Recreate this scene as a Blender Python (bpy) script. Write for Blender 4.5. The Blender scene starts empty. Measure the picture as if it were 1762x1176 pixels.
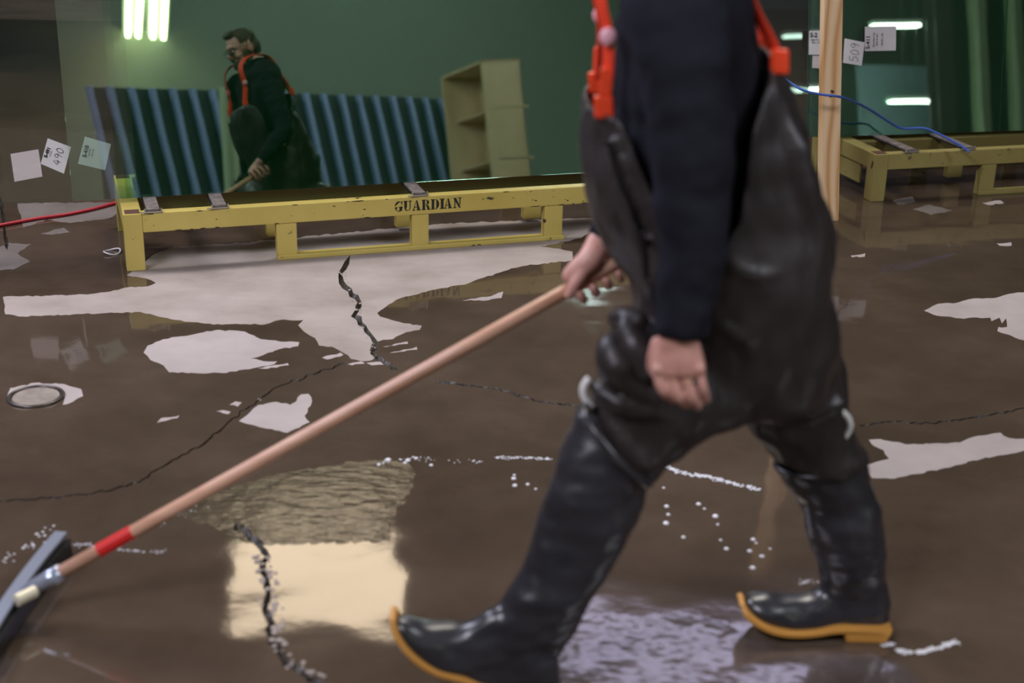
import bpy, bmesh, math, random
from mathutils import Vector, Matrix, noise, geometry
random.seed(7)
S = bpy.context.scene
COL = S.collection
R = math.radians

# ------------------------------------------------------------------ camera, world, light, exposure
CAM_H = 1.72
PITCH, ROLL = R(20.9), R(1.3)
PW, PH = 1762, 1176
FPX = 50 / 36 * PW
CAM = Vector((0, 0, CAM_H))
FWD = Vector((0, math.cos(PITCH), -math.sin(PITCH)))
_r, _u = Vector((1, 0, 0)), Vector((0, math.sin(PITCH), math.cos(PITCH)))
RIGHT = _r * math.cos(ROLL) + _u * math.sin(ROLL)
UP = -_r * math.sin(ROLL) + _u * math.cos(ROLL)
cam = bpy.data.cameras.new('camera')
cam.lens = 50; cam.sensor_width = 36; cam.clip_start = 0.05
cam.dof.use_dof = True; cam.dof.focus_distance = 5.45; cam.dof.aperture_fstop = 2.0
co = bpy.data.objects.new('camera', cam)
mm = Matrix((RIGHT, UP, -FWD)).transposed().to_4x4(); mm.translation = CAM
co.matrix_world = mm
COL.objects.link(co); S.camera = co

S.view_settings.view_transform = 'Standard'
S.view_settings.look = 'None'
S.view_settings.gamma = 1
S.view_settings.use_curve_mapping = False
S.view_settings.exposure = 0.0
S.cycles.transparent_max_bounces = 40
S.cycles.max_bounces = 10
S.cycles.glossy_bounces = 6
S.cycles.sample_clamp_indirect = 6
S.cycles.caustics_reflective = False
S.cycles.caustics_refractive = False
w = bpy.data.worlds.new('world'); S.world = w; w.use_nodes = True
w.node_tree.nodes['Background'].inputs[0].default_value = (.75, .8, 1, 1)
w.node_tree.nodes['Background'].inputs[1].default_value = 0.15

def area_light(name, loc, size, power, color, rot=(0, 0, 0), sy=None):
    l = bpy.data.lights.new(name, 'AREA'); l.energy = power; l.color = color
    l.shape = 'RECTANGLE'; l.size = size; l.size_y = sy or size
    o = bpy.data.objects.new(name, l); o.location = loc; o.rotation_euler = rot
    COL.objects.link(o); return o
area_light('fill_over_the_racks', (.2, 7.6, 6.6), 2.6, 300, (1, .93, .82), (R(-38), 0, 0), 1.6)  # added fill, tilted to brighten the worker's far side for the mirror
area_light('skylight_behind_camera', (-4.2, -2.2, 6.4), 3.0, 470, (.90, .88, 1), (Vector((0, 3, .5)) - Vector((-4.2, -2.2, 6.4))).to_track_quat('-Z', 'Y').to_euler(), 1.4)
area_light('fill_light_left', (-4.2, 5.4, 4.6), 1.6, 240, (.80, .80, 1), (Vector((.3, 2.7, .9)) - Vector((-4.2, 5.4, 4.6))).to_track_quat('-Z', 'Y').to_euler(), 2.0)  # added fill aimed at the worker, lifts his mirrored face and boots
area_light('fill_light_right', (5.2, .6, 5.0), 1.8, 120, (.84, .84, 1), (R(14), R(42), 0), 1.8)  # added softbox fill for the back of the waders
area_light('fill_light_far_behind', (6.6, -1.2, 7.3), 4.0, 520, (.92, .98, 1), (R(-36), 0, 0), 1.4)  # added fill, brightens the mirrored partition and cabinet

# ------------------------------------------------------------------ pixel helpers (photo frame 1762 x 1176)
def ray(x, y):
    return (FWD * FPX + RIGHT * (x - PW / 2) - UP * (y - PH / 2)).normalized()
def gz(x, y, z=0.0):
    d = ray(x, y); return CAM + d * ((z - CAM_H) / d.z)
def gy(x, y, Y):
    d = ray(x, y); return CAM + d * (Y / d.y)

# ------------------------------------------------------------------ object helpers
def obj(name, mesh, mat=None, parent=None, smooth=False):
    if isinstance(mesh, bmesh.types.BMesh):
        bmesh.ops.recalc_face_normals(mesh, faces=mesh.faces)
        me = bpy.data.meshes.new(name); mesh.to_mesh(me); mesh.free(); mesh = me
    if mat is not None and not mesh.materials:
        mesh.materials.append(mat)
    if smooth:
        mesh.polygons.foreach_set('use_smooth', [True] * len(mesh.polygons))
    o = bpy.data.objects.new(name, mesh); COL.objects.link(o)
    if parent:
        o.parent = parent
        o.matrix_parent_inverse = parent.matrix_world.inverted()
    return o
def tag(o, label=None, cat=None, group=None, kind=None):
    if label: o['label'] = label
    if cat: o['category'] = cat
    if group: o['group'] = group
    if kind: o['kind'] = kind
    return o
def thing(name, label, cat, loc=(0, 0, 0), group=None):
    o = bpy.data.objects.new(name, None); o.empty_display_size = .1
    o.location = loc; COL.objects.link(o)
    o.matrix_world = Matrix.Translation(loc)
    return tag(o, label, cat, group)

def box(bm, O, ex, ey, ez, bevel=0.0):
    """box from corner O with three edge vectors"""
    O, ex, ey, ez = Vector(O), Vector(ex), Vector(ey), Vector(ez)
    t = bmesh.new()
    v = [t.verts.new(O + ex * a + ey * b + ez * c) for a in (0, 1) for b in (0, 1) for c in (0, 1)]
    for f in ((0, 1, 3, 2), (4, 6, 7, 5), (0, 4, 5, 1), (2, 3, 7, 6), (0, 2, 6, 4), (1, 5, 7, 3)):
        t.faces.new([v[i] for i in f])
    bmesh.ops.recalc_face_normals(t, faces=t.faces)
    if bevel:
        bmesh.ops.bevel(t, geom=t.edges[:], offset=bevel, segments=2, affect='EDGES', profile=.6)
    me = bpy.data.meshes.new('tmp'); t.to_mesh(me); t.free(); bm.from_mesh(me); bpy.data.meshes.remove(me)
def boxm(*a, **k):
    bm = bmesh.new(); box(bm, *a, **k); return bm
def tube(bm, pts, rad, n=10, cap=True, flat=None):
    """tube along points; rad is a number or a list; flat=(width_dir, half_w, half_t) makes a ribbon"""
    pts = [Vector(p) for p in pts]; rings = []
    side = None
    for i, p in enumerate(pts):
        d = (pts[min(i + 1, len(pts) - 1)] - pts[max(i - 1, 0)]).normalized()
        if side is None:
            side = d.orthogonal().normalized()
        side = (side - d * side.dot(d)).normalized()
        if flat:
            wdir = Vector(flat[0]); wdir = (wdir - d * wdir.dot(d)).normalized(); td = d.cross(wdir)
            A, B = wdir * flat[1], td * flat[2]
        else:
            r = rad[i] if isinstance(rad, (list, tuple)) else rad
            A, B = side * r, d.cross(side) * r
        rings.append([bm.verts.new(p + A * math.cos(2 * math.pi * k / n) + B * math.sin(2 * math.pi * k / n)) for k in range(n)])
    for a, b in zip(rings, rings[1:]):
        for k in range(n):
            bm.faces.new((a[k], a[(k + 1) % n], b[(k + 1) % n], b[k]))
    if cap:
        bm.faces.new(rings[0]); bm.faces.new(rings[-1][::-1])
    return bm
def cr(pts, m=5):
    """Catmull-Rom through a list of tuples / vectors of any length"""
    P = [tuple(p) for p in pts]; out = []
    for i in range(len(P) - 1):
        a, b, c, d = P[max(i - 1, 0)], P[i], P[i + 1], P[min(i + 2, len(P) - 1)]
        for k in range(m):
            t = k / m
            out.append(tuple(.5 * (2 * B + (C - A) * t + (2 * A - 5 * B + 4 * C - D) * t * t + (3 * B - A - 3 * C + D) * t ** 3)
                             for A, B, C, D in zip(a, b, c, d)))
    out.append(P[-1]); return out
def ellip(bm, c, rx, ry, rz, rot=None, seg=20):
    M = Matrix.Translation(Vector(c)) @ (rot.to_4x4() if rot else Matrix()) @ Matrix.Diagonal((rx, ry, rz, 1))
    bmesh.ops.create_uvsphere(bm, u_segments=seg, v_segments=seg // 2, radius=1, matrix=M)
def loft(bm, secs, n=28, m=4, pw=2.3):
    """closed body through cross sections ((xl,yl),(xr,yr),Yc,half_depth) given at real depth Yc"""
    flat = []
    for (l, r, Y, hd) in secs:
        L, Rr = gy(l[0], l[1], Y), gy(r[0], r[1], Y)
        flat.append(tuple((L + Rr) / 2) + tuple((Rr - L) / 2) + (hd,))
    rings = []
    for q in cr(flat, m):
        c, a, hd = Vector(q[:3]), Vector(q[3:6]), q[6]
        b = Vector((0, hd, 0)); ring = []
        for k in range(n):
            t = 2 * math.pi * k / n; ct, st = math.cos(t), math.sin(t)
            ring.append(bm.verts.new(c + a * math.copysign(abs(ct) ** (2 / pw), ct) + b * math.copysign(abs(st) ** (2 / pw), st)))
        rings.append(ring)
    for a, b in zip(rings, rings[1:]):
        for k in range(n):
            bm.faces.new((a[k], a[(k + 1) % n], b[(k + 1) % n], b[k]))
    bm.faces.new(rings[0][::-1]); bm.faces.new(rings[-1])
def remesh(bm, voxel, smooth=6, fac=.5, extra=()):
    """fuse overlapping closed shapes into one continuous surface"""
    bmesh.ops.recalc_face_normals(bm, faces=bm.faces)
    me = bpy.data.meshes.new('src'); bm.to_mesh(me); bm.free()
    o = bpy.data.objects.new('src', me); COL.objects.link(o)
    md = o.modifiers.new('r', 'REMESH'); md.mode = 'VOXEL'; md.voxel_size = voxel; md.use_smooth_shade = True
    if smooth:
        sm = o.modifiers.new('s', 'SMOOTH'); sm.factor = fac; sm.iterations = smooth
    dg = bpy.context.evaluated_depsgraph_get(); dg.update()
    res = bpy.data.meshes.new_from_object(o.evaluated_get(dg))
    bpy.data.objects.remove(o); bpy.data.meshes.remove(me)
    return res
def wrinkle(me, terms):
    """push vertices along their normals with folds: terms = (scale vector, amplitude)"""
    ns = [v.normal.copy() for v in me.vertices]
    for v, nn in zip(me.vertices, ns):
        s = 0
        for sc, amp in terms:
            q = Vector((v.co.x * sc[0], v.co.y * sc[1], v.co.z * sc[2]))
            s += amp * noise.noise(q + Vector((3.1, 1.7, 9.2)))
        v.co += nn * s
    me.update()

# ------------------------------------------------------------------ materials
def mat(name, color=(.5, .5, .5), rough=.5, metal=0, spec=.5, **kw):
    m = bpy.data.materials.new(name); m.use_nodes = True
    b = m.node_tree.nodes['Principled BSDF']
    b.inputs['Base Color'].default_value = (*color, 1)
    b.inputs['Roughness'].default_value = rough
    b.inputs['Metallic'].default_value = metal
    b.inputs['Specular IOR Level'].default_value = spec
    for k, v in kw.items(): b.inputs[k.replace('_', ' ')].default_value = v
    return m
def nd(m, t, **kw):
    n = m.node_tree.nodes.new(t)
    for k, v in kw.items():
        if k.startswith('i_'): n.inputs[k[2:].replace('_', ' ')].default_value = v
        else: setattr(n, k, v)
    return n
def lk(m, a, b): m.node_tree.links.new(a, b)
def coords(m, scale=(1, 1, 1)):
    g = nd(m, 'ShaderNodeNewGeometry'); mp = nd(m, 'ShaderNodeMapping'); mp.inputs['Scale'].default_value = scale
    lk(m, g.outputs['Position'], mp.inputs[0]); return mp.outputs[0]
def ramp(m, fac, stops):
    r = nd(m, 'ShaderNodeValToRGB'); e = r.color_ramp.elements
    while len(e) < len(stops): e.new(.5)
    for el, (p, c) in zip(e, stops):
        el.position = p; el.color = (*c, 1) if len(c) == 3 else c
    lk(m, fac, r.inputs[0]); return r.outputs[0]
def noisy(m, scale, stops, vec_scale=(1, 1, 1), detail=6, rough=.6, target='Base Color'):
    n = nd(m, 'ShaderNodeTexNoise'); n.inputs['Scale'].default_value = scale
    n.inputs['Detail'].default_value = detail; n.inputs['Roughness'].default_value = rough
    lk(m, coords(m, vec_scale), n.inputs['Vector'])
    c = ramp(m, n.outputs['Fac'], stops)
    if target: lk(m, c, m.node_tree.nodes['Principled BSDF'].inputs[target])
    return c
def bump(m, scale, strength, dist=.01, vec_scale=(1, 1, 1), detail=4, kind='noise'):
    n = nd(m, 'ShaderNodeTexNoise' if kind == 'noise' else 'ShaderNodeTexVoronoi'); n.inputs['Scale'].default_value = scale
    n.inputs['Detail'].default_value = detail
    lk(m, coords(m, vec_scale), n.inputs['Vector'])
    b = nd(m, 'ShaderNodeBump'); b.inputs['Strength'].default_value = strength; b.inputs['Distance'].default_value = dist
    lk(m, n.outputs[0], b.inputs['Height'])
    p = m.node_tree.nodes['Principled BSDF']
    if p.inputs['Normal'].links:
        lk(m, p.inputs['Normal'].links[0].from_socket, b.inputs['Normal'])
    lk(m, b.outputs[0], p.inputs['Normal'])

M = {}
m = M['wet'] = mat('wet_concrete', rough=.055, spec=.75)
noisy(m, 1.6, [(.3, (.056, .038, .026)), (.5, (.078, .055, .038)), (.72, (.108, .077, .054))], detail=9, rough=.68)
bump(m, 2.6, .20, .02, detail=2); bump(m, 45, .02, .004)
m = M['ripple'] = mat('rippled_water', rough=.06, spec=.8)
noisy(m, 6, [(.3, (.052, .040, .027)), (.7, (.10, .078, .05))])
bump(m, 19, .15, .026, vec_scale=(.75, 1.7, 1), detail=6); bump(m, 6, .12, .03, detail=1)
m = M['scum'] = mat('sudsy_water', rough=.12, spec=.8)
noisy(m, 7, [(.38, (.062, .045, .036)), (.60, (.085, .066, .058)), (.8, (.13, .11, .11))], detail=5)
bump(m, 11, .20, .02, detail=2)
m = M['dry'] = mat('dry_concrete', rough=.72, spec=.25)
noisy(m, 3.2, [(.3, (.27, .23, .20)), (.5, (.35, .30, .27)), (.75, (.43, .375, .345))], vec_scale=(1, 1.3, 1), detail=8)
bump(m, 60, .12, .004)
m = M['dim'] = mat('dim_dry_concrete', rough=.5, spec=.4)  # dry floor behind and under the racks, its dim light put into colour
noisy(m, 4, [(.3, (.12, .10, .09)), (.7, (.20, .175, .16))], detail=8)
m = M['pale'] = mat('lit_dry_concrete', rough=.75, spec=.2)  # dry concrete again, stronger light on nearer patches put into colour
noisy(m, 4, [(.3, (.35, .305, .29)), (.7, (.45, .395, .38))], detail=8); bump(m, 60, .10, .004)
m = M['crack'] = mat('crack_dirt', rough=.35)
noisy(m, 30, [(.35, (.018, .014, .012)), (.62, (.05, .04, .03)), (.75, (.16, .13, .10))])
bump(m, 60, .8, .01)
m = M['foam'] = mat('foam', (.78, .76, .80), .25, Subsurface_Weight=.1)
m = M['yellow'] = mat('mustard_paint', rough=.38)
base = noisy(m, 2.5, [(.3, (.50, .39, .085)), (.7, (.64, .51, .14))], target=None)
n1 = nd(m, 'ShaderNodeTexNoise', i_Scale=11., i_Detail=6., i_Roughness=.72); lk(m, coords(m, (1, 1, 2.2)), n1.inputs['Vector'])
chip = ramp(m, n1.outputs['Fac'], [(.635, (0, 0, 0)), (.65, (1, 1, 1))])
mx = nd(m, 'ShaderNodeMix', data_type='RGBA'); lk(m, chip, mx.inputs[0]); lk(m, base, mx.inputs[6]); mx.inputs[7].default_value = (.035, .022, .018, 1)
lk(m, mx.outputs[2], m.node_tree.nodes['Principled BSDF'].inputs['Base Color'])
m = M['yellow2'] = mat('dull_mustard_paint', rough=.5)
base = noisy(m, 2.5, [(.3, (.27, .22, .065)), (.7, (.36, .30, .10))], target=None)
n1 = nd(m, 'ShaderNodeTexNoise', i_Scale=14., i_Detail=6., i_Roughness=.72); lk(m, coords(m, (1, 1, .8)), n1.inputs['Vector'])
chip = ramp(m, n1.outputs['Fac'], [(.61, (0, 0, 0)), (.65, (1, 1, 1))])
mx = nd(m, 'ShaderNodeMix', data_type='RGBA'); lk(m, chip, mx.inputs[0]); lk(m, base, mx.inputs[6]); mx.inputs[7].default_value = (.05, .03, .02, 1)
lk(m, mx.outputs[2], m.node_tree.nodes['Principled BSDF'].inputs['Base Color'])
M['rail_shade'] = mat('shaded_mustard_paint', (.15, .12, .03), .6)  # middle rail: shade beneath the glass put into the paint colour
M['stencil'] = mat('black_stencil_paint', (.012, .011, .01), .6)
M['ink'] = mat('black_ink', (.03, .035, .04), .7)
M['rust'] = mat('rusty_cap', (.09, .035, .02), .7)
m = M['padwood'] = mat('grimy_pad', rough=.75); noisy(m, 30, [(.3, (.09, .07, .06)), (.7, (.26, .22, .20))])
M['rubber'] = mat('black_rubber', (.012, .012, .013), .35)
M['galv'] = mat('galvanised_clip', (.55, .5, .42), .3, .8)
m = M['pine'] = mat('pine_timber', rough=.55)
wv = nd(m, 'ShaderNodeTexWave', i_Scale=5., i_Distortion=9., i_Detail=3.); wv.inputs['Detail Scale'].default_value = .8
lk(m, coords(m, (1.1, 1.1, .16)), wv.inputs['Vector'])
lk(m, ramp(m, wv.outputs['Fac'], [(0, (.62, .33, .13)), (.35, (.78, .50, .25)), (1, (.86, .62, .36))]), m.node_tree.nodes['Principled BSDF'].inputs['Base Color'])
m = M['handle'] = mat('worn_wood_handle', rough=.33)
noisy(m, 6, [(.3, (.52, .27, .17)), (.7, (.70, .42, .29))], vec_scale=(.6, 3, 3))
M['tape'] = mat('red_tape', (.62, .02, .018), .35)
M['steel'] = mat('squeegee_steel', (.42, .46, .56), .28, .6)
M['bolt'] = mat('brass_bolt', (.8, .74, .55), .35, .3)
m = M['wader'] = mat('wader_rubber', rough=.44, spec=.5)
noisy(m, 5, [(.3, (.017, .013, .012)), (.6, (.030, .024, .024)), (.8, (.052, .043, .045))], detail=5)
bump(m, 14, .30, .02, vec_scale=(1, 1, .35)); bump(m, 500, .06, .001)
m = M['boot'] = mat('boot_rubber', rough=.34, spec=.6)
noisy(m, 7, [(.3, (.012, .012, .015)), (.7, (.028, .027, .032))]); bump(m, 12, .10, .015); m.node_tree.nodes['Principled BSDF'].inputs['Coat Weight'].default_value = .2; m.node_tree.nodes['Principled BSDF'].inputs['Coat Roughness'].default_value = .22
m = M['toe_worn'] = mat('worn_boot_toe', rough=.42, spec=.6)
M['gum'] = mat('gum_sole', (.50, .235, .045), .5)
m = M['knit'] = mat('navy_knit', rough=.95, spec=.1)
noisy(m, 6, [(.3, (.0125, .0125, .0175)), (.7, (.019, .0195, .027))]); bump(m, 260, .3, .003)
M['elastic'] = mat('orange_elastic', (.85, .055, .018), .55)
M['clipplastic'] = mat('orange_clip', (.88, .07, .02), .35)
M['buckle'] = mat('pale_buckle', (.85, .45, .52), .3)
m = M['skin'] = mat('skin', rough=.5, Subsurface_Weight=.12)
noisy(m, 12, [(.3, (.50, .235, .19)), (.55, (.62, .33, .265)), (.75, (.68, .40, .33))])
m.node_tree.nodes['Principled BSDF'].inputs['Subsurface Radius'].default_value = (.02, .008, .005)
m = M['hair'] = mat('brown_hair', rough=.7); noisy(m, 40, [(.3, (.035, .022, .014)), (.7, (.09, .06, .038))], vec_scale=(1, 1, .3)); bump(m, 120, .6, .006)
M['eye'] = mat('eye_white', (.7, .68, .65), .2)
M['lens'] = mat('clear_lens', (.9, .95, 1), .03, Transmission_Weight=1., IOR=1.1)
M['paper'] = mat('white_paper', (.72, .70, .68), .8)
M['paper_pink'] = mat('dusty_white_paper', (.62, .56, .54), .8)
M['blue'] = mat('blue_cable', (.045, .11, .42), .4)
M['red'] = mat('red_hose', (.42, .012, .03), .4)
M['iron'] = mat('drain_iron', (.10, .085, .075), .3, .6)
m = M['drainlid'] = mat('drain_lid', rough=.4); noisy(m, 20, [(.3, (.20, .165, .14)), (.7, (.36, .31, .27))])
M['plasticring'] = mat('white_plastic_ring', (.70, .69, .70), .25)
M['darkwall'] = mat('dark_sheet_wall', (.05, .046, .044), .6)
M['frontwall'] = mat('grey_green_wall', (.165, .185, .165), .7)
M['ceiling'] = mat('dark_ceiling', (.10, .10, .09), .8)
M['ribs'] = mat('blue_grey_steel', (.34, .42, .72), .35, .2)
M['ribs_dark'] = mat('blue_grey_steel_valley', (.018, .03, .035), .6)
m = M['ply'] = mat('plywood', rough=.6); noisy(m, 4, [(.3, (.66, .47, .27)), (.7, (.82, .62, .40))], vec_scale=(1, 1, .3))
m = M['brownboard'] = mat('brown_boards', rough=.7); noisy(m, 8, [(.3, (.045, .026, .018)), (.7, (.11, .065, .045))], vec_scale=(.4, .4, 3))
M['whitemetal'] = mat('white_enamel', (.8, .8, .78), .4)
M['window_frame'] = mat('window_frame', (.15, .14, .13), .5)
M['bluepanel'] = mat('blue_grey_panel', (.30, .40, .46), .6)
M['palecol'] = mat('pale_green_paint', (.45, .52, .36), .5)
def emit(name, color, strength):
    m = bpy.data.materials.new(name); m.use_nodes = True; nt = m.node_tree; nt.nodes.clear()
    e = nt.nodes.new('ShaderNodeEmission'); e.inputs[0].default_value = (*color, 1); e.inputs[1].default_value = strength
    o = nt.nodes.new('ShaderNodeOutputMaterial'); nt.links.new(e.outputs[0], o.inputs[0]); return m
M['tube'] = emit('fluorescent_tube', (1, .95, .60), 20)
M['tube_cool'] = emit('cool_fluorescent_tube', (.85, 1, .92), 22)
M['warm_window'] = emit('warm_daylight_pane', (1, .80, .56), 6.6)
M['cool_window'] = emit('cool_daylight_pane', (.72, .68, 1), 4.6)
def glassmat(name, tint, fac, rough=.004):
    m = bpy.data.materials.new(name); m.use_nodes = True; nt = m.node_tree; nt.nodes.clear()
    tr = nt.nodes.new('ShaderNodeBsdfTransparent'); tr.inputs[0].default_value = (*tint, 1)
    gl = nt.nodes.new('ShaderNodeBsdfGlossy'); gl.inputs['Roughness'].default_value = rough
    gl.inputs[0].default_value = (1, .99, .93, 1) if fac > .05 else (.80, 1, .90, 1)
    fr = nt.nodes.new('ShaderNodeLayerWeight'); fr.inputs[0].default_value = .25
    ma = nt.nodes.new('ShaderNodeMath'); ma.operation = 'MULTIPLY_ADD'; ma.inputs[1].default_value = .5; ma.inputs[2].default_value = fac
    ma.use_clamp = True
    mix = nt.nodes.new('ShaderNodeMixShader'); o = nt.nodes.new('ShaderNodeOutputMaterial')
    nt.links.new(fr.outputs['Fresnel'], ma.inputs[0]); nt.links.new(ma.outputs[0], mix.inputs[0])
    nt.links.new(tr.outputs[0], mix.inputs[1]); nt.links.new(gl.outputs[0], mix.inputs[2])
    n = nt.nodes.new('ShaderNodeTexNoise'); n.inputs['Scale'].default_value = 1.7; n.inputs['Detail'].default_value = 2
    g = nt.nodes.new('ShaderNodeNewGeometry'); nt.links.new(g.outputs['Position'], n.inputs['Vector'])
    b = nt.nodes.new('ShaderNodeBump'); b.inputs['Strength'].default_value = .03; b.inputs['Distance'].default_value = .01
    nt.links.new(n.outputs[0], b.inputs['Height']); nt.links.new(b.outputs[0], gl.inputs['Normal'])
    nt.links.new(mix.outputs[0], o.inputs[0]); return m
M['glass_front'] = glassmat('green_glass_front', (.90, .97, .93), .10)
M['glass'] = glassmat('green_glass', (.82, .94, .87), .035)
M['glass_clear'] = glassmat('clear_glass', (.90, .94, .91), .02)
m = M['glass_deep'] = mat('deep_green_glass', (.095, .165, .125), .03, spec=.5)

# ------------------------------------------------------------------ floor: one mesh, wet film and dry islands cut along their real outlines
def jit(px, step=9, amp=2.2, closed=True):
    out = []; n = len(px)
    for i in range(n if closed else n - 1):
        a, b = px[i], px[(i + 1) % n]
        L = math.hypot(b[0] - a[0], b[1] - a[1]); k = max(1, int(L / step))
        for j in range(k):
            t = j / k; x, y = a[0] + (b[0] - a[0]) * t, a[1] + (b[1] - a[1]) * t
            if j:
                x += random.uniform(-amp, amp); y += random.uniform(-amp, amp) * .55
            out.append((x, y))
    if not closed: out.append(px[-1])
    return out
DRY = [
 ([(5,511),(86,509),(150,507),(182,503),(218,495),(254,493),(268,487),(250,479),(218,474),(236,462),(262,440),(300,425),(420,418),(600,400),(760,385),(1020,375),(1040,385),(1000,410),(930,424),(985,433),(985,448),(900,458),(880,462),(800,490),(740,500),(690,513),(663,529),(649,539),(654,545),(681,553),(726,561),(722,568),(699,572),(676,584),(654,587),(640,592),(636,604),(649,613),(640,620),(626,622),(604,618),(590,607),(572,597),(549,595),(542,582),(522,570),(513,560),(522,551),(481,551),(454,559),(422,558),(381,559),(318,554),(272,545),(241,537),(182,539),(113,542),(41,545),(9,541)], 1),
 ([(247,607),(254,595),(281,584),(327,577),(372,568),(422,571),(449,584),(481,588),(515,589),(513,596),(481,601),(454,611),(431,617),(454,622),(477,622),(472,627),(445,632),(390,642),(345,643),(291,641),(281,629),(259,620)], 6),
 ([(443,634),(495,625),(497,629),(454,635)], 6), ([(554,616),(586,607),(591,611),(563,619)], 6),
 ([(598,627),(622,622),(628,626),(606,629)], 6), ([(630,625),(655,623),(660,628),(640,629)], 6), ([(664,627),(676,629),(672,632)], 6),
 ([(411,725),(430,710),(445,697),(477,692),(499,697),(510,691),(518,679),(531,678),(537,691),(524,716),(533,727),(495,745),(459,738),(422,729)], 6),
 ([(395,697),(405,691),(416,693),(409,700)], 6), ([(372,708),(384,706),(397,709),(393,713)], 6), ([(270,728),(277,720),(309,715),(305,720)], 6),
 ([(443,687),(450,684),(449,690)], 6),
 ([(658,597),(701,588),(702,592)], 6), ([(670,608),(717,597),(718,602)], 6), ([(795,517),(845,510),(866,502),(863,513),(832,518)], 6),
 ([(12,684),(18,668),(60,659),(110,661),(140,670),(143,682),(125,692),(108,697),(112,684),(104,672),(60,668),(22,676)], 6),
 ([(1590,535),(1614,523),(1648,521),(1668,515),(1712,513),(1736,506),(1790,499),(1830,520),(1830,600),(1762,586),(1716,570),(1718,563),(1733,563),(1731,548),(1724,557),(1720,547),(1706,553),(1704,547),(1651,548),(1614,544)], 6),
 ([(1495,757),(1508,756),(1566,765),(1651,762),(1675,752),(1722,745),(1736,754),(1800,758),(1830,765),(1830,778),(1762,776),(1690,790),(1625,806),(1540,824),(1500,823),(1492,800),(1530,790),(1520,775),(1500,765)], 6),
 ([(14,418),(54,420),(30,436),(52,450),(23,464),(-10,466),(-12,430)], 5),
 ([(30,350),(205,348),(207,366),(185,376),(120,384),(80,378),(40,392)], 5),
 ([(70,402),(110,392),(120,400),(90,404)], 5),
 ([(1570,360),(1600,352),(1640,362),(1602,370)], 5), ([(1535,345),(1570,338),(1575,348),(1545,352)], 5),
 ([(1464,440),(1489,436),(1488,442),(1466,443)], 6), ([(1690,349),(1722,345),(1728,350),(1700,353)], 6), ([(1715,419),(1740,417),(1741,423),(1720,423)], 6),
 ([(300,878),(330,862),(400,838),(480,815),(560,802),(640,790),(700,796),(716,815),(706,850),(682,880),(674,905),(672,932),(560,936),(440,938),(400,925),(370,905),(330,897)], 2),
 ([(930,1110),(970,1070),(1060,1055),(1110,1062),(1170,1052),(1240,1068),(1290,1095),(1330,1110),(1390,1120),(1500,1125),(1560,1150),(1600,1190),(1560,1230),(900,1230),(905,1150)], 3),
]
CRACKS = [  # centre line, half width in px, jitter
 ([(602,440),(596,452),(585,470),(587,486),(602,500),(618,520),(609,543),(627,562),(645,588),(641,608),(662,624),(685,637)], 4.2, 3),
 ([(596,623),(540,645),(480,665),(430,700),(400,720),(350,765),(290,798),(240,830),(160,850),(80,858),(-5,864)], 1.5, 4),
 ([(742,655),(800,663),(850,668),(920,690),(1000,700)], 1.6, 3),
 ([(405,900),(430,925),(450,945),(462,958),(452,985),(458,1010),(456,1040),(468,1075),(466,1105),(490,1135),(522,1160),(562,1182),(620,1200)], 6.5, 6),
 ([(1470,733),(1540,726),(1600,729),(1700,716),(1790,698)], 1.4, 3),
 ([(0,338),(12,430)], 3.2, .5),
]
CV, CE = [], []
low = {}
def add_loop(pts3, closed=True):
    s = len(CV)
    for p in pts3: CV.append(Vector((p[0], p[1])))
    n = len(pts3)
    for i in range(n if closed else n - 1): CE.append((s + i, s + (i + 1) % n))
    return s
X0, X1, Y0, Y1 = -7, 17, -7, 13
add_loop([(X0, Y0), (X1, Y0), (X1, Y1), (X0, Y1)])
regions = []
for px, kind in DRY:
    amp = 2.0 if kind in (1, 5, 6) else 5
    q = [gz(*p) for p in jit(px, 7, amp)]
    add_loop(q); regions.append(([(v.x, v.y) for v in q], kind))
crack_polys, centre_pts = [], []
for line, hw, am in CRACKS:
    c = jit(line, 8, am, closed=False); L, Rr, Cn = [], [], []
    for i, p in enumerate(c):
        a, b = c[max(i - 1, 0)], c[min(i + 1, len(c) - 1)]
        dx, dy = b[0] - a[0], b[1] - a[1]; d = math.hypot(dx, dy) or 1
        f = (.12 if i in (0, len(c) - 1) else random.uniform(.55, 1.35)) * hw
        g = (.12 if i in (0, len(c) - 1) else random.uniform(.55, 1.35)) * hw
        L.append(gz(p[0] - dy / d * f, p[1] + dx / d * f)); Rr.append(gz(p[0] + dy / d * g, p[1] - dx / d * g)); Cn.append(gz(*p))
    poly = L + Rr[::-1]; add_loop(poly); crack_polys.append([(v.x, v.y) for v in poly])
    add_loop(Cn[1:-1], False); centre_pts += [(v.x, v.y) for v in Cn[1:-1]]
def inside(x, y, poly):
    c = False; j = len(poly) - 1
    for i in range(len(poly)):
        xi, yi = poly[i]; xj, yj = poly[j]
        if (yi > y) != (yj > y) and x < (xj - xi) * (y - yi) / (yj - yi) + xi: c = not c
        j = i
    return c
cv, ce, cf, *_ = geometry.delaunay_2d_cdt(CV, CE, [], 1, 1e-6)
cset = {(round(x, 4), round(y, 4)) for x, y in centre_pts}
verts = [(v.x, v.y, -.012 if (round(v.x, 4), round(v.y, 4)) in cset else 0) for v in cv]
bbs = [(min(p[0] for p in r), max(p[0] for p in r), min(p[1] for p in r), max(p[1] for p in r)) for r, _ in regions]
cbs = [(min(p[0] for p in r), max(p[0] for p in r), min(p[1] for p in r), max(p[1] for p in r)) for r in crack_polys]
mi = []
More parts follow.
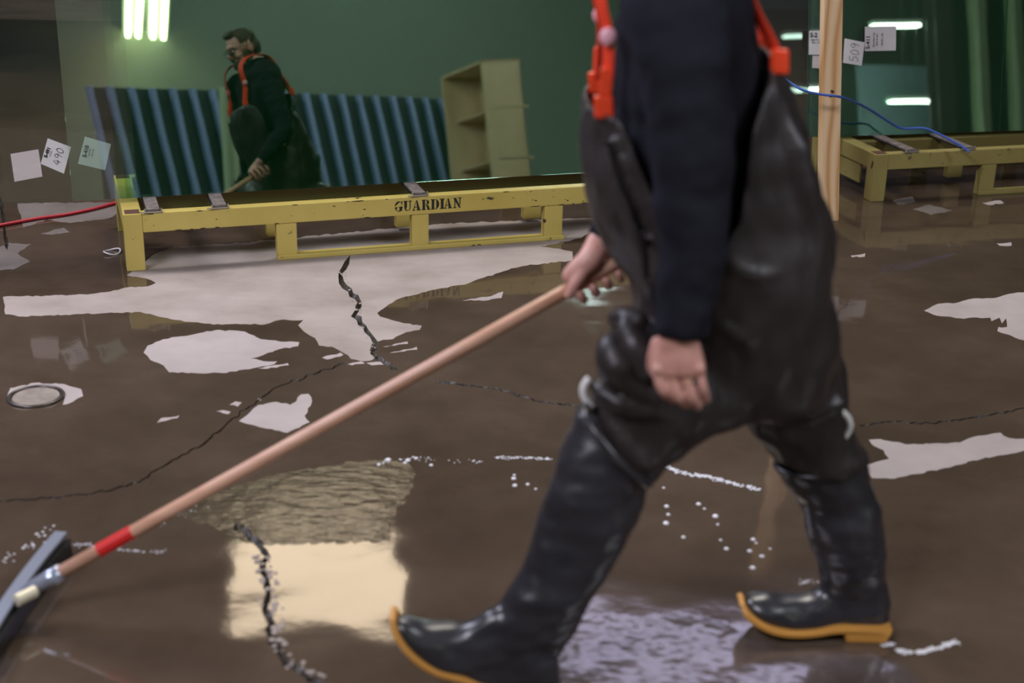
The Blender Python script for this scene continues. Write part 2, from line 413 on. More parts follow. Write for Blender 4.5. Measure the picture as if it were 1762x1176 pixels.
for f in cf:
    x = sum(cv[i].x for i in f) / len(f); y = sum(cv[i].y for i in f) / len(f); k = 0
    for (r, kd), b in zip(regions, bbs):
        if b[0] <= x <= b[1] and b[2] <= y <= b[3] and inside(x, y, r): k = kd
    for r, b in zip(crack_polys, cbs):
        if b[0] <= x <= b[1] and b[2] <= y <= b[3] and inside(x, y, r): k = 4
    mi.append(k)
fm = bpy.data.meshes.new('floor'); fm.from_pydata(verts, [], [list(f) for f in cf])
for k in ('wet', 'dry', 'ripple', 'scum', 'crack', 'dim', 'pale'): fm.materials.append(M[k])
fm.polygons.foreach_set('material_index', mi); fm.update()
fl = obj('floor', fm); tag(fl, kind='structure')

# ------------------------------------------------------------------ walls, ceiling, windows
HC = 7.8
def struct(name, bm, m): return tag(obj(name, bm, m), kind='structure')
def wall_with_holes(name, O, u, L, H, holes, th, mt):
    """wall panel from origin O along u, with rectangular holes (u0,u1,z0,z1)"""
    bm = bmesh.new(); us = sorted({0, L, *[h[0] for h in holes], *[h[1] for h in holes]}); zs = sorted({0, H, *[h[2] for h in holes], *[h[3] for h in holes]})
    u = Vector(u); nrm = Vector((-u.y, u.x, 0)) * th
    for a, b in zip(us, us[1:]):
        for c, d in zip(zs, zs[1:]):
            if any(h[0] <= a < h[1] and h[2] <= c < h[3] for h in holes): continue
            box(bm, Vector(O) + u * a + Vector((0, 0, c)), u * (b - a), nrm, (0, 0, d - c))
    return struct(name, bm, mt)
WIN = [(-2.95, -1.05, 5.42, 6.55), (.45, 3.75, 6.2, 7.2)]
wall_with_holes('wall_back', (X0, Y1, 0), (1, 0, 0), X1 - X0, HC, [(a - X0, b - X0, c, d) for a, b, c, d in WIN], .2, M['darkwall'])
wall_with_holes('wall_front', (X1, Y0, 0), (-1, 0, 0), X1 - X0, HC, [], .2, M['frontwall'])
wall_with_holes('wall_left', (X0, Y0, 0), (0, 1, 0), Y1 - Y0, HC, [], .2, M['darkwall'])
wall_with_holes('wall_right', (X1, Y1, 0), (0, -1, 0), Y1 - Y0, HC, [], .2, M['darkwall'])
struct('ceiling', boxm((X0, Y0, HC), (X1 - X0, 0, 0), (0, Y1 - Y0, 0), (0, 0, .15)), M['ceiling'])
for i, (a, b, c, d) in enumerate(WIN):
    bm = bmesh.new()
    for q in ((a, c, b - a, .05), (a, d - .05, b - a, .05), (a, c, .05, d - c), (b - .05, c, .05, d - c)):
        box(bm, (q[0], Y1 + .02, q[1]), (q[2], 0, 0), (0, .12, 0), (0, 0, q[3]))
    wo = struct(f'window_{i+1}', bm, M['window_frame'])
    np_ = 1 if i == 0 else 3
    for k in range(np_):
        wd = (b - a - .1) / np_
        obj('pane', boxm((a + .05 + wd * k + (.02 if k else 0), Y1 + .08, c + .05), (wd - (.02 if k else 0), 0, 0), (0, .01, 0), (0, 0, d - c - .1)), M['warm_window' if i == 0 else 'cool_window'], wo)

# ------------------------------------------------------------------ mirror planes of the leaning glass
LEAN = R(11.7)
def pack_frame(A, B, lean):
    t = (B - A); t.z = 0; t.normalize(); nh = Vector((t.y, -t.x, 0))
    n = nh * math.cos(lean) + Vector((0, 0, 1)) * math.sin(lean)
    up = -nh * math.sin(lean) + Vector((0, 0, 1)) * math.cos(lean)
    return A, t, up, n
P1 = pack_frame(gz(125, 347, .24), gz(1005, 298, .24), LEAN)
P2 = pack_frame(gz(1390, 237, .24), gz(1762, 225, .24), R(10))
def on_pack(P, x, y, depth=0):
    A, t, up, n = P; d = ray(x, y); A2 = A - n * depth
    return CAM + d * ((A2 - CAM).dot(n) / d.dot(n))
def refl(P, x, y, Y=None, z=None):
    A, t, up, n = P; d = ray(x, y); p = on_pack(P, x, y); r = d - n * (2 * d.dot(n))
    k = (Y - p.y) / r.y if Y is not None else (z - p.z) / r.z
    return p + r * k

# ------------------------------------------------------------------ steel glass racks
def make_rack(O, ang, L, mt, label, pads, back=.35):
    e1 = Vector((math.cos(ang), math.sin(ang), 0)); e2 = Vector((-e1.y, e1.x, 0)); ez = Vector((0, 0, 1))
    O = Vector(O)
    root = thing('glass_rack', label, 'rack', O)
    def bx(name, s, d, z, ls, ld, lz, m=None, bev=.004, par=root):
        return obj(name, boxm(O + e1 * s + e2 * d + ez * z, e1 * ls, e2 * ld, ez * lz, bevel=bev), m or mt, par)
    D, H, T = .62, .225, .07
    front = bx('rail', T, 0, H - .075, L - 2 * T, .05, .075)
    bx('rail', T, D - .05, H - .075, L - 2 * T, .05, .075)
    bx('rail', T, .27, H - .085, L - 2 * T, .05, .08, M['rail_shade'])
    for s in (0, L - T):
        bx('end_rail', s, T, H - .075, T, D - 2 * T, .075)
        for d in (0, D - T):
            lg = bx('leg', s, d, 0, T, T, H)
            bx('cap', s + .008, d + .008, H, T - .016, T - .016, .002, M['rust'], 0, lg)
        # lower end plate
        bx('end_plate', s + .02, .16, .05, .012, .28, .11)
    for s in (.575, 1.12, L - .665):
        w = .08 if s != 1.12 else .07
        for d in (0, .27, D - .05):
            bx('fork_pocket_post', s, d + .004, .018, w, .042, H - .093 if d != .27 else H - .10)
    for d in (0, D - .05):
        bx('bottom_bar', .575, d + .001, 0, L - 2 * .575, .048, .02)
    for s in pads:
        pb = bmesh.new(); box(pb, O + e1 * s + e2 * .012 + ez * (H), e1 * .055, e2 * (D - .05), ez * .006, bevel=.001)
        p = obj('support_pad', pb, M['rubber'], root)
        rb = bmesh.new(); box(rb, O + e1 * (s + .003) + e2 * .004 + ez * (H + .006), e1 * .049, e2 * (D - .05), ez * .009, bevel=.002)
        obj('pad_strip', rb, M['padwood'], p)
        cb = bmesh.new()
        box(cb, O + e1 * (s - .006) + e2 * (-.004) + ez * (H + .001), e1 * .067, e2 * .012, ez * .005, bevel=.001)
        box(cb, O + e1 * (s - .006) + e2 * (-.004) + ez * (H + .001), e1 * .006, e2 * .012, ez * .016, bevel=.001)
        box(cb, O + e1 * (s + .055) + e2 * (-.004) + ez * (H + .001), e1 * .006, e2 * .012, ez * .016, bevel=.001)
        box(cb, O + e1 * (s - .024) + e2 * (-.010) + ez * (H + .004), e1 * .04, e2 * .006, ez * .004, bevel=.001)
        obj('clip', cb, M['galv'], p)
    # leaning back uprights that carry the sheets
    for s in (.15, L / 2, L - .22):
        up = (ez * math.cos(LEAN) + e2 * math.sin(LEAN)); fw = up.cross(e1)
        obj('upright', boxm(O + e1 * s + e2 * back + ez * (H - .02), e1 * .06, e2 * .05, up * 1.15, bevel=.003), mt, root)
    return root, front, O, e1, e2, ez
rk1, rail1, RO, RE1, RE2, REZ = make_rack(gz(219, 468), R(18.3), 2.35, M['yellow'],
    'mustard yellow steel rack with black stencilled lettering under the large green glass', (.085, .335, 1.125))
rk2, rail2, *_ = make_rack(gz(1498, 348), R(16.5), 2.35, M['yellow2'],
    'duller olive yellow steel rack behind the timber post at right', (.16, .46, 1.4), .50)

# stencil lettering on the front rail: (letter strokes on a 10 x 14 grid, filled polygons)
def ringseg(cx, cy, rx, ry, t0, t1, w0, w1, n=10):
    o, i = [], []
    for k in range(n + 1):
        t = R(t0 + (t1 - t0) * k / n); w = w0 + (w1 - w0) * abs(math.sin(math.pi * k / n))
        o.append((cx + rx * math.cos(t), cy + ry * math.sin(t))); i.append((cx + (rx - w) * math.cos(t), cy + (ry - w * .55) * math.sin(t)))
    return [[o[k], o[k + 1], i[k + 1], i[k]] for k in range(n)]
def rc(x0, y0, x1, y1): return [[(x0, y0), (x1, y0), (x1, y1), (x0, y1)]]
def q(*p): return [list(p)]
GLY = {
 'G': ringseg(5.2, 7, 4.8, 7, 55, 172, .8, 3.4) + ringseg(5.2, 7, 4.8, 7, 188, 300, 3.4, .8) + rc(6.1, 1.0, 9.2, 6.4) + rc(5.4, 5.6, 10, 6.6) + rc(8.3, 9.3, 9.3, 14),
 'U': rc(1.2, 5, 4.2, 14) + rc(0, 13, 5.2, 14) + ringseg(5.2, 5, 4.0, 5, 180, 262, 3, 1.6) + ringseg(5.0, 5, 3.6, 5, 280, 360, .9, 1.0) + rc(7.6, 5, 8.7, 14) + rc(6.4, 13, 10, 14),
 'A': q((4.6, 14), (5.9, 14), (9.2, 1), (5.9, 1)) + q((3.9, 12), (4.4, 13), (1.9, 1), (.9, 1)) + rc(0, 0, 3.2, 1) + rc(5.2, 0, 10, 1) + rc(2.8, 4.2, 5.2, 5.1),
 'R': rc(1, 0, 4, 14) + rc(0, 0, 4.8, 1) + rc(0, 13, 4.6, 14) + ringseg(5, 10.4, 4, 3.6, -88, 88, 1, 2.8) + rc(4.9, 6.9, 6, 7.7) + q((5.4, 6.6), (8.2, 6.2), (10, 0), (7, 0)) + rc(7, 0, 10.4, 1),
 'D': rc(1, 0, 4, 14) + rc(0, 0, 4.4, 1) + rc(0, 13, 4.4, 14) + ringseg(5, 7, 5, 7, -86, 86, 1, 3.4, 14),
 'I': rc(3.4, 0, 6.6, 14) + rc(2, 0, 8, 1) + rc(2, 13, 8, 14),
 'N': rc(1.4, 0, 2.5, 12.6) + rc(0, 0, 4, 1) + q((0, 14), (3.4, 14), (8.8, 1.5), (8.8, 0), (7.2, 0)) + rc(7.7, 4.2, 8.8, 14) + rc(6.2, 13, 10.4, 14),
}
def stencil(word, O, e1, ez, nrm, s0, z0, wch, hch, mt, par):
    for i, ch in enumerate(word):
        bm = bmesh.new()
        k = .62 if ch == 'I' else 1
        for pl in GLY[ch]:
            base = [O + e1 * (s0[i] + wch * x / 10) + ez * (z0 + hch * y / 14) for x, y in pl]
            a = [bm.verts.new(p + nrm * .0002) for p in base]; b = [bm.verts.new(p + nrm * .0012) for p in base]
            try:
                bm.faces.new(b); bm.faces.new(a[::-1])
                for j in range(len(a)): bm.faces.new((a[j], a[(j + 1) % len(a)], b[(j + 1) % len(a)], b[j]))
            except ValueError: pass
        obj('letter', bm, mt, par)
adv = [0, .0365, .0735, .112, .150, .180, .204, .243]
stencil('GUARDIAN', RO, RE1, REZ, -RE2, [1.047 + a for a in adv], .168, .034, .042, M['stencil'], rail1)
# scratches and paint chips of the front rail, thin slivers of bare steel
cb = bmesh.new()
for _ in range(46):
    s = random.uniform(.1, 2.2); z = random.choice([.1525, .222, random.uniform(.155, .215)]) ; ls = random.uniform(.006, .05) if z in (.1525, .222) else random.uniform(.004, .02)
    if 1.02 < s < 1.35: continue
    pts = []
    n = 7
    for k in range(n):
        t = 2 * math.pi * k / n; rr = random.uniform(.5, 1)
        pts.append(RO + RE1 * (s + ls / 2 * math.cos(t) * rr) + REZ * (z + .0026 * math.sin(t) * rr) - RE2 * .0006)
    try: cb.faces.new([cb.verts.new(p) for p in pts])
    except ValueError: pass
tag(obj('paint_chip', cb, M['stencil'], rail1), kind='stuff')

# ------------------------------------------------------------------ leaning glass sheets
def sheet(P, t0, t1, depth, height, mt, label, group, th=.006, base=0.0):
    A, t, up, n = P
    o = obj('glass_sheet', boxm(A + t * t0 - n * (depth + th) + up * base, t * (t1 - t0), n * th, up * height, bevel=.0008), mt)
    return tag(o, label, 'glass sheet', group)
H1 = 1.24
sheet(P1, .0, 2.42, .0, H1, M['glass_front'], 'large green glass sheet at the very front of the left stack, mirroring the worker', 'glass sheets on the left rack')
sheet(P1, .17, 2.42, .008, H1, M['glass'], 'green glass sheet second from front of the left stack, edge near the tinted label', 'glass sheets on the left rack')
sheet(P1, .20, 2.44, .016, H1, M['glass'], 'green glass sheet third from front of the left stack', 'glass sheets on the left rack')
sheet(P1, -1.25, 2.40, .030, H1 - .02, M['glass_clear'], 'clear glass sheet jutting out beyond the left end of the left rack, carrying paper labels', 'glass sheets on the left rack')
sheet(P1, .23, 2.42, .038, H1, M['glass'], 'green glass sheet directly behind the long labelled clear sheet', 'glass sheets on the left rack')
def deep_pack(P, t0, t1, depth, height, n, label):
    A, t, up, nn = P; bm = bmesh.new()
    for k in range(n):
        a = t0 + random.uniform(0, .03)
        box(bm, A + t * a - nn * (depth + .0085 * (k + 1)) + up * 0, t * (t1 - a), nn * .006, up * (height - random.uniform(0, .01)))
    return tag(obj('glass_stack', bm, M['glass_deep']), label, 'glass sheets', kind='stuff')
deep_pack(P1, .24, 2.42, .048, H1, 12, 'dense dark green rear pack of glass sheets on the left rack')
H2 = 2.0
sheet(P2, .0, 1.02, .0, H2, M['glass_front'], 'front green glass sheet on the right rack, left of the vertical joint', 'glass sheets on the right rack')
sheet(P2, 1.03, 2.3, .0, H2, M['glass_front'], 'front green glass sheet on the right rack, right of the vertical joint', 'glass sheets on the right rack')
sheet(P2, .06, 2.3, .010, H2, M['glass'], 'green glass sheet second from front on the right rack', 'glass sheets on the right rack')
sheet(P2, .12, 2.3, .020, H2, M['glass'], 'green glass sheet third from front on the right rack', 'glass sheets on the right rack')
sheet(P2, -.55, 2.3, .034, H2, M['glass_clear'], 'clear glass sheet of the right stack reaching left behind the timber post', 'glass sheets on the right rack')
deep_pack(P2, .05, 2.3, .050, H2, 12, 'dense dark green rear pack of glass sheets on the right rack')

# ------------------------------------------------------------------ paper labels on the glass
def text_mesh(s, size, bold=0.0):
    cu = bpy.data.curves.new('t', 'FONT'); cu.body = s; cu.size = size; cu.extrude = .0002; cu.offset = bold
    cu.align_x = 'CENTER'; cu.align_y = 'CENTER'
    o = bpy.data.objects.new('t', cu); COL.objects.link(o)
    dg = bpy.context.evaluated_depsgraph_get(); dg.update()
    me = bpy.data.meshes.new_from_object(o.evaluated_get(dg)); bpy.data.objects.remove(o); bpy.data.curves.remove(cu)
    return me
def paper(P, px, depth, label, mt, texts=(), hand=()):
    """px = four photo corners (tl, tr, br, bl) on the sheet at that depth"""
    A, t, up, n = P
    c = [on_pack(P, x, y, depth) + n * .0012 for x, y in px]
    bm = bmesh.new(); N = 6; grid = []
    for j in range(N + 1):
        row = []
        for i in range(N + 1):
            u, v = i / N, j / N
            p = (c[0] * (1 - u) + c[1] * u) * (1 - v) + (c[3] * (1 - u) + c[2] * u) * v
            row.append(bm.verts.new(p + n * (.0022 * (u - .5) ** 2 * 4 * (v > .5) * .6)))
        grid.append(row)
    for j in range(N):
        for i in range(N): bm.faces.new((grid[j][i], grid[j][i + 1], grid[j + 1][i + 1], grid[j + 1][i]))
    r = bmesh.ops.extrude_face_region(bm, geom=bm.faces[:])
    for v in r['geom']:
        if isinstance(v, bmesh.types.BMVert): v.co -= n * .0004
    o = tag(obj('paper_label', bm, mt), label, 'label', 'paper labels on the glass')
    ex = ((c[1] - c[0]) + (c[2] - c[3])) / 2; ey = ((c[0] - c[3]) + (c[1] - c[2])) / 2
    cen = (c[0] + c[1] + c[2] + c[3]) / 4; exn = ex.normalized(); eyn = n.cross(exn).normalized()
    for s, size, u, v, rot, bold in texts:
        me = text_mesh(s, size * ex.length, bold)
        Rm = Matrix((exn, eyn, n)).transposed().to_4x4() @ Matrix.Rotation(R(rot), 4, 'Z')
        Rm.translation = cen + exn * (u * ex.length) + eyn * (v * ey.length) + n * .0024
        me.transform(Rm); obj('lettering', me, M['ink'], o)
    for strokes in hand:
        b2 = bmesh.new()
        for st in strokes:
            tube(b2, [cen + ex * u + ey * v + n * .0026 for u, v in cr(st, 4)], .0009, 5)
        obj('handwriting', b2, M['ink'], o)
    return o
DIG = {'4': [[(.55, 1), (.1, .38), (.95, .38)], [(.75, .75), (.68, 0)]],
       '9': [[(.85, .75), (.55, .5), (.15, .72), (.5, 1), (.85, .8), (.82, .4), (.6, 0)]],
       '0': [[(.5, 1), (.12, .6), (.3, .05), (.75, .1), (.88, .65), (.5, 1)]],
       '5': [[(.9, 1), (.25, .97), (.15, .58), (.6, .62), (.88, .32), (.5, 0), (.1, .12)]]}
def scrawl(word, u0, v0, hgt, wd):
    """handwritten digits running up the label, turned a quarter left"""
    return [[(u0 - (cy - .5) * hgt, v0 + (i + cx * .85) * wd) for cx, cy in st] for i, ch in enumerate(word) for st in DIG[ch]]
paper(P1, [(18, 265), (66, 257), (73, 304), (25, 313)], .030, 'blank white square label at far left, furthest from the rack', M['paper_pink'])
s9 = [(.16, .26), (.02, .30), (-.02, .16), (.10, .10), (.17, .22), (.12, -.02), (.06, -.12)]
paper(P1, [(82, 238), (122, 253), (110, 299), (70, 282)], .030, 'white square label with handwritten number 490, between two other labels', M['paper'],
      texts=[('S-491', .20, -.36, 0, 90, .0009), ('Guardian', .07, -.22, 0, 90, 0)],
      hand=[scrawl('490', .10, -.30, .30, .22)])
paper(P1, [(146, 235), (191, 248), (181, 293), (134, 282)], .030, 'green tinted label seen through the front sheet, nearest the rack', M['paper'],
      texts=[('S-410', .20, -.33, 0, 90, .0009), ('Guardian', .08, -.20, 0, 90, 0), ('130 X 96', .08, -.08, 0, 90, 0)])
LN = ('lot 2216  qty 24', .06)
paper(P2, [(1392, 53), (1440, 52), (1440, 95), (1391, 94)], .0, 'white label printed S-2, half behind the timber post', M['paper'],
      texts=[('S-2', .20, -.34, .30, 0, .0009), ('clear 6 mm', .09, -.24, .12, 0, 0), ('96 x 130', .09, -.24, 0, 0, 0)])
paper(P2, [(1398, 96), (1440, 96), (1440, 119), (1397, 117)], .0, 'blank lower label peeking from behind the timber post, under the printed one', M['paper_pink'])
paper(P2, [(1453, 66), (1488, 73), (1482, 113), (1450, 108)], .0, 'cream tag with handwritten number 509, just right of the timber post', M['paper'],
      hand=[scrawl('509', .04, -.38, .44, .27)])
paper(P2, [(1488, 46), (1542, 45), (1541, 87), (1488, 88)], .0, 'largest white label printed S-411, at right of the handwritten tag', M['paper'],
      texts=[('S-411', .17, -.40, -.14, 90, .0008), ('Guardian Ind', .08, -.22, -.05, 90, 0), ('clear 6 mm', .08, -.12, -.05, 90, 0), ('130.00 x 96', .08, .05, -.05, 90, 0)])

# ------------------------------------------------------------------ timber post, cables, ring, drain
pl, pr = gz(1412, 382), gz(1444, 380)
pd = (pr - pl).normalized(); pn = Vector((-pd.y, pd.x, 0))
pup = (gy(1435, 0, pl.y + .12) - (pl + pr) / 2); pup = pup.normalized() * 1.95
pbm = boxm(pl, pd * .089, pn * .038, pup, bevel=.002)
post = tag(obj('timber_post', pbm, M['pine']), 'raw pine timber post standing upright between the two racks', 'post')
kb = bmesh.new()
for kx, ky in ((1431, 158), (1428, 165)): ellip(kb, on_pack((pl, pd, pup, pd.cross(pup).normalized() * (1 if pd.cross(pup).y < 0 else -1)), kx, ky) - pn * .0004, .011, .0012, .008)
obj('knot', kb, M['rust'], post)
def cable(name, pts, r, mt, label, cat='cable'):
    return tag(obj(name, tube(bmesh.new(), cr(pts, 8), r, 8), mt, smooth=True), label, cat)
Yp = pl.y - .03
cable('cable', [gy(1250, 60, 6.2), gy(1300, 95, 6.15), gy(1338, 126, 6.1), gy(1375, 152, 6.03), gy(1410, 162, 6.02), gy(1450, 168, 6.05), gy(1490, 185, 6.3), gy(1530, 210, 6.45), gy(1553, 221, 6.50), gy(1590, 221, 6.52), gy(1620, 233, 6.50), gy(1655, 252, 6.47), gy(1668, 262, 6.45)], .0055, M['blue'], 'thin blue cable looping across the timber post down to the right rack')
cable('hose', [gz(-60, 398, .008), gz(0, 388, .008), gz(60, 377, .008), gz(110, 370, .008), gz(160, 360, .008), gz(205, 348, .008), gz(260, 335, .008)], .008, M['red'], 'dark red hose lying on the floor behind the left rack end', 'hose')
rb = bmesh.new(); c = gz(193, 433, .006)
tube(rb, [c + Vector((.032 * math.cos(t), .036 * math.sin(t), .004 * math.sin(2 * t))) for t in [2 * math.pi * k / 24 for k in range(25)]], .0035, 8, cap=False)
tag(obj('plastic_ring', rb, M['plasticring'], smooth=True), 'small white plastic ring lying on wet floor left of the yellow rack', 'ring')
dc = gz(62, 684)
dr = thing('floor_drain', 'round floor drain cover set in the wet concrete at left', 'drain', dc)
bm = bmesh.new(); tube(bm, [dc + Vector((.079 * math.cos(t), .079 * math.sin(t), .002)) for t in [2 * math.pi * k / 40 for k in range(41)]], .006, 8, cap=False)
obj('rim', bm, M['iron'], dr, smooth=True)
bm = bmesh.new(); bmesh.ops.create_cone(bm, cap_ends=True, segments=40, radius1=.070, radius2=.068, depth=.004, matrix=Matrix.Translation(dc + Vector((0, 0, .002))))
obj('cover', bm, M['drainlid'], dr)

# ------------------------------------------------------------------ things behind the photographer, seen mirrored in the glass
def lamp(name, pts, rad, mt, label, hood=.09):
    a, b = Vector(pts[0]), Vector(pts[1]); d = (b - a).normalized(); sd = Vector((-d.y, d.x, 0)).normalized()
    root = thing('fluorescent_lamp', label, 'lamp', (a + b) / 2)
    hb = boxm(a - sd * hood + Vector((0, 0, rad * 1.2)), (b - a), sd * 2 * hood, (0, 0, .05), bevel=.006)
    obj('housing', hb, M['whitemetal'], root)
    for k in (-.5, .5):
        tb = tube(bmesh.new(), [a + sd * hood * k + d * .02, b + sd * hood * k - d * .02], rad, 10)
        obj('tube', tb, mt, root, smooth=True)
    for p in (a + d * .3, b - d * .3):
        obj('hanger', tube(bmesh.new(), [p + Vector((0, 0, .05)), Vector((p.x, p.y, HC))], .004, 6), M['window_frame'], root)
    return root
ZL = 4.3
for xx, nm in ((229, 'left'), (271, 'right')):
    a, b = refl(P1, xx, 78, z=ZL), refl(P1, xx + 3, 0, z=ZL)
    b = a + (b - a) * 1.25
    lamp('l', (a, b), .035, M['tube'], f'hanging twin tube fluorescent lamp mirrored at upper left of the glass, {nm} of the pair', .13)
for (xx, yy), where in (((1500, 45), 'above the printed labels'), ((1530, 176), 'low beside the blue cable'), ((1350, 62), 'beside the rear strap'), ((1345, 156), 'left of the timber post')):
    a = refl(P2, xx, yy, Y=-5 - (yy > 190) * .4); lamp('l', (a, a + Vector((.8, .18, 0))), .022, M['tube_cool'], f'cool fluorescent lamp mirrored in the right glass, {where}')
a = refl(P2, 1475, 120, Y=-5.9); b = refl(P2, 1608, 120, Y=-5.9)
tag(obj('wall_panel', boxm((a.x, -5.95, 0), (b.x - a.x, 0, 0), (0, .05, 0), (0, 0, refl(P2, 1540, 112, Y=-5.9).z), bevel=.01), M['bluepanel']), 'pale blue grey wall panel mirrored in the right glass', 'panel')
for xx, mt_, lb in ((1604, 'window_frame', 'dark steel column mirrored right of the pale panel'), (1678, 'palecol', 'pale green column mirrored in the right glass'), (1742, 'palecol', 'pale column mirrored at the far right edge')):
    a = refl(P2, xx, 110, Y=-4.6); bm = bmesh.new()
    w_ = .34 if mt_ == 'window_frame' else .16
    box(bm, (a.x, -4.7, 0), (w_, 0, 0), (0, .02, 0), (0, 0, HC)); box(bm, (a.x, -4.5, 0), (w_, 0, 0), (0, .02, 0), (0, 0, HC)); box(bm, (a.x + w_ / 2 - .01, -4.7, 0), (.02, 0, 0), (0, .2, 0), (0, 0, HC))
    tag(obj('steel_column', bm, M[mt_]), lb, 'column')
# blue-grey ribbed steel partition
Yr = -3.0
ra, rb_ = refl(P1, 190, 250, Y=Yr), refl(P1, 792, 250, Y=Yr)
part = thing('ribbed_partition', 'blue-grey ribbed steel partition mirrored in the large green glass', 'partition', (ra.x, Yr, 0))
topz = refl(P1, 250, 152, Y=Yr).z
obj('panel', boxm((ra.x - .1, Yr - .03, 0), (rb_.x - ra.x + .1, 0, 0), (0, .02, 0), (0, 0, topz)), M['ribs_dark'], part)
step = (rb_.x - ra.x) / 19.2
rib = None
for k in range(20):
    x = ra.x + step * k
    if rib is None:
        bm = bmesh.new(); w2 = step * .19
        prof = [(-w2, 0), (-w2 * .6, .05), (w2 * .6, .05), (w2, 0)]
        a0 = [bm.verts.new((px_, py_, 0)) for px_, py_ in prof]; a1 = [bm.verts.new((px_ - .15 * (topz - 1.6), py_, topz)) for px_, py_ in prof]
        for v_ in a0: v_.co.x += .15 * 1.6
        for i in range(3): bm.faces.new((a0[i], a0[i + 1], a1[i + 1], a1[i]))
        bm.faces.new(a1); bm.faces.new(a0[::-1]); bm.faces.new((a0[3], a0[0], a1[0], a1[3]))
        rib = obj('rib', bm, M['ribs']); o = rib
    else:
        o = rib.copy(); COL.objects.link(o)
    o.parent = part; o.matrix_parent_inverse = Matrix(); o.location = (x - ra.x, -.01, 0)
pa, pb2 = refl(P1, 378, 325, Y=-2.3), refl(P1, 428, 325, Y=-2.3); pt = refl(P1, 395, 150, Y=-2.3)
bm = bmesh.new(); n_ = 24; fr_, bk_ = [], []
for k in range(n_ + 1):
    t = k / n_; off = .03 * math.sin(t * 16)
    for lst, dy in ((fr_, 0), (bk_, -.004)):
        lst.append((bm.verts.new((pa.x + (pb2.x - pa.x) * t, -2.3 + off + dy, .02)), bm.verts.new((pt.x - .12 + .24 * t + (pa.x - pt.x) * 0, -2.3 + off * .5 + dy, pt.z))))
for k in range(n_):
    bm.faces.new((fr_[k][0], fr_[k + 1][0], fr_[k + 1][1], fr_[k][1])); bm.faces.new((bk_[k][0], bk_[k][1], bk_[k + 1][1], bk_[k + 1][0]))
    bm.faces.new((fr_[k][1], fr_[k + 1][1], bk_[k + 1][1], bk_[k][1])); bm.faces.new((fr_[k][0], bk_[k][0], bk_[k + 1][0], fr_[k + 1][0]))
bm.faces.new((fr_[0][0], fr_[0][1], bk_[0][1], bk_[0][0])); bm.faces.new((fr_[-1][0], bk_[-1][0], bk_[-1][1], fr_[-1][1]))
tag(obj('plastic_sheet', bm, M['palecol'], smooth=False), 'pale green plastic sheet draped before the ribbed partition, mirrored beside the face', 'sheet')
# open plywood cabinet
c0, c1, c2 = refl(P1, 848, 300, Y=-1.9), refl(P1, 914, 300, Y=-1.75), refl(P1, 775, 300, Y=-2.7)
zt = refl(P1, 848, 104, Y=-1.9).z
for c_ in (c0, c1, c2): c_.z = 0
cab = thing('plywood_cabinet', 'open plywood cabinet mirrored at right of the ribbed partition', 'cabinet', c0)
ux, uy = (c1 - c0), (c2 - c0)
nin = ux.normalized(); U = uy.normalized(); th = .03; D = ux.length
Z = Vector((0, 0, 1))
obj('side_panel', boxm(c0, ux, U * th, Z * zt), M['ply'], cab)
obj('side_panel', boxm(c0 + uy - U * th, ux, U * th, Z * zt), M['ply'], cab)
obj('top_panel', boxm(c0 + Z * (zt - th), ux, uy, Z * th), M['ply'], cab)
obj('back_panel', boxm(c0 + ux - nin * .012, nin * .012, uy, Z * zt), M['ply'], cab)
for z_ in (.1, .9, 1.75, 2.3): obj('shelf', boxm(c0 + Z * z_ + nin * .1, ux * .9, uy, Z * .025), M['ply'], cab)
# dark shelving beyond the clear overhanging glass at left
sh = thing('storage_shelf', 'dark brown timber shelf dimly seen through the clear glass at far left', 'shelf', (-3.3, 9.2, 0))
for x in (-4.9, -3.6, -2.3): obj('upright', boxm((x, 9.2, 0), (.1, 0, 0), (0, .1, 0), (0, 0, 2.6)), M['brownboard'], sh)
for z_ in (.35, 1.0, 1.6, 2.3): obj('board', boxm((-4.9, 9.1, z_), (2.7, 0, 0), (0, .5, 0), (0, 0, .12)), M['brownboard'], sh)
for k, (x, z_, w_, h_) in enumerate(((-4.6, .47, .8, .42), (-3.4, .47, .9, .38), (-4.5, 1.12, .6, .36), (-3.45, 1.12, .8, .3))):
    tag(obj('wooden_crate', boxm((x, 9.15, z_ + .001), (w_, 0, 0), (0, .4, 0), (0, 0, h_), bevel=.01), M['brownboard']), 'brown wooden crate behind the left glass, ' + ['lower shelf, left one', 'lower shelf, right one', 'upper shelf, left one', 'upper shelf, right one'][k], 'crate', 'crates on the dark shelf')

# ------------------------------------------------------------------ the worker
root = thing('person', 'person in black rubber waders, navy sweater and orange suspenders striding left, pushing a squeegee', 'person', gz(1200, 1150))
def V(x, y, Y): return gy(x, y, Y)
NY, FY = 2.47, 2.90      # depth of near and far arm
HEAD = Vector((.24, 2.66, 1.575))

def chain(bm, pts, n=14):
    """tapered limb: (point, radius) list with round ends"""
    P = cr([tuple(p) + (r,) for p, r in pts], 4)
    tube(bm, [p[:3] for p in P], [p[3] for p in P], n)
    for p in (P[0], P[-1]): ellip(bm, p[:3], p[3], p[3], p[3], seg=12)

sh_n, sh_f = V(1152, 8, 2.53), V(1160, 5, 2.86)
el_n, wr_n = V(1192, 300, 2.46), V(1166, 570, 2.425)
el_f, wr_f = V(1150, 270, 2.97), V(1034, 412, 2.92)
pole0, pole1 = V(1071, 447, 2.90), Vector((0, 0, 0))
sq = gz(38, 1022, .055); pole1 = sq
pdir = (pole1 - pole0).normalized()

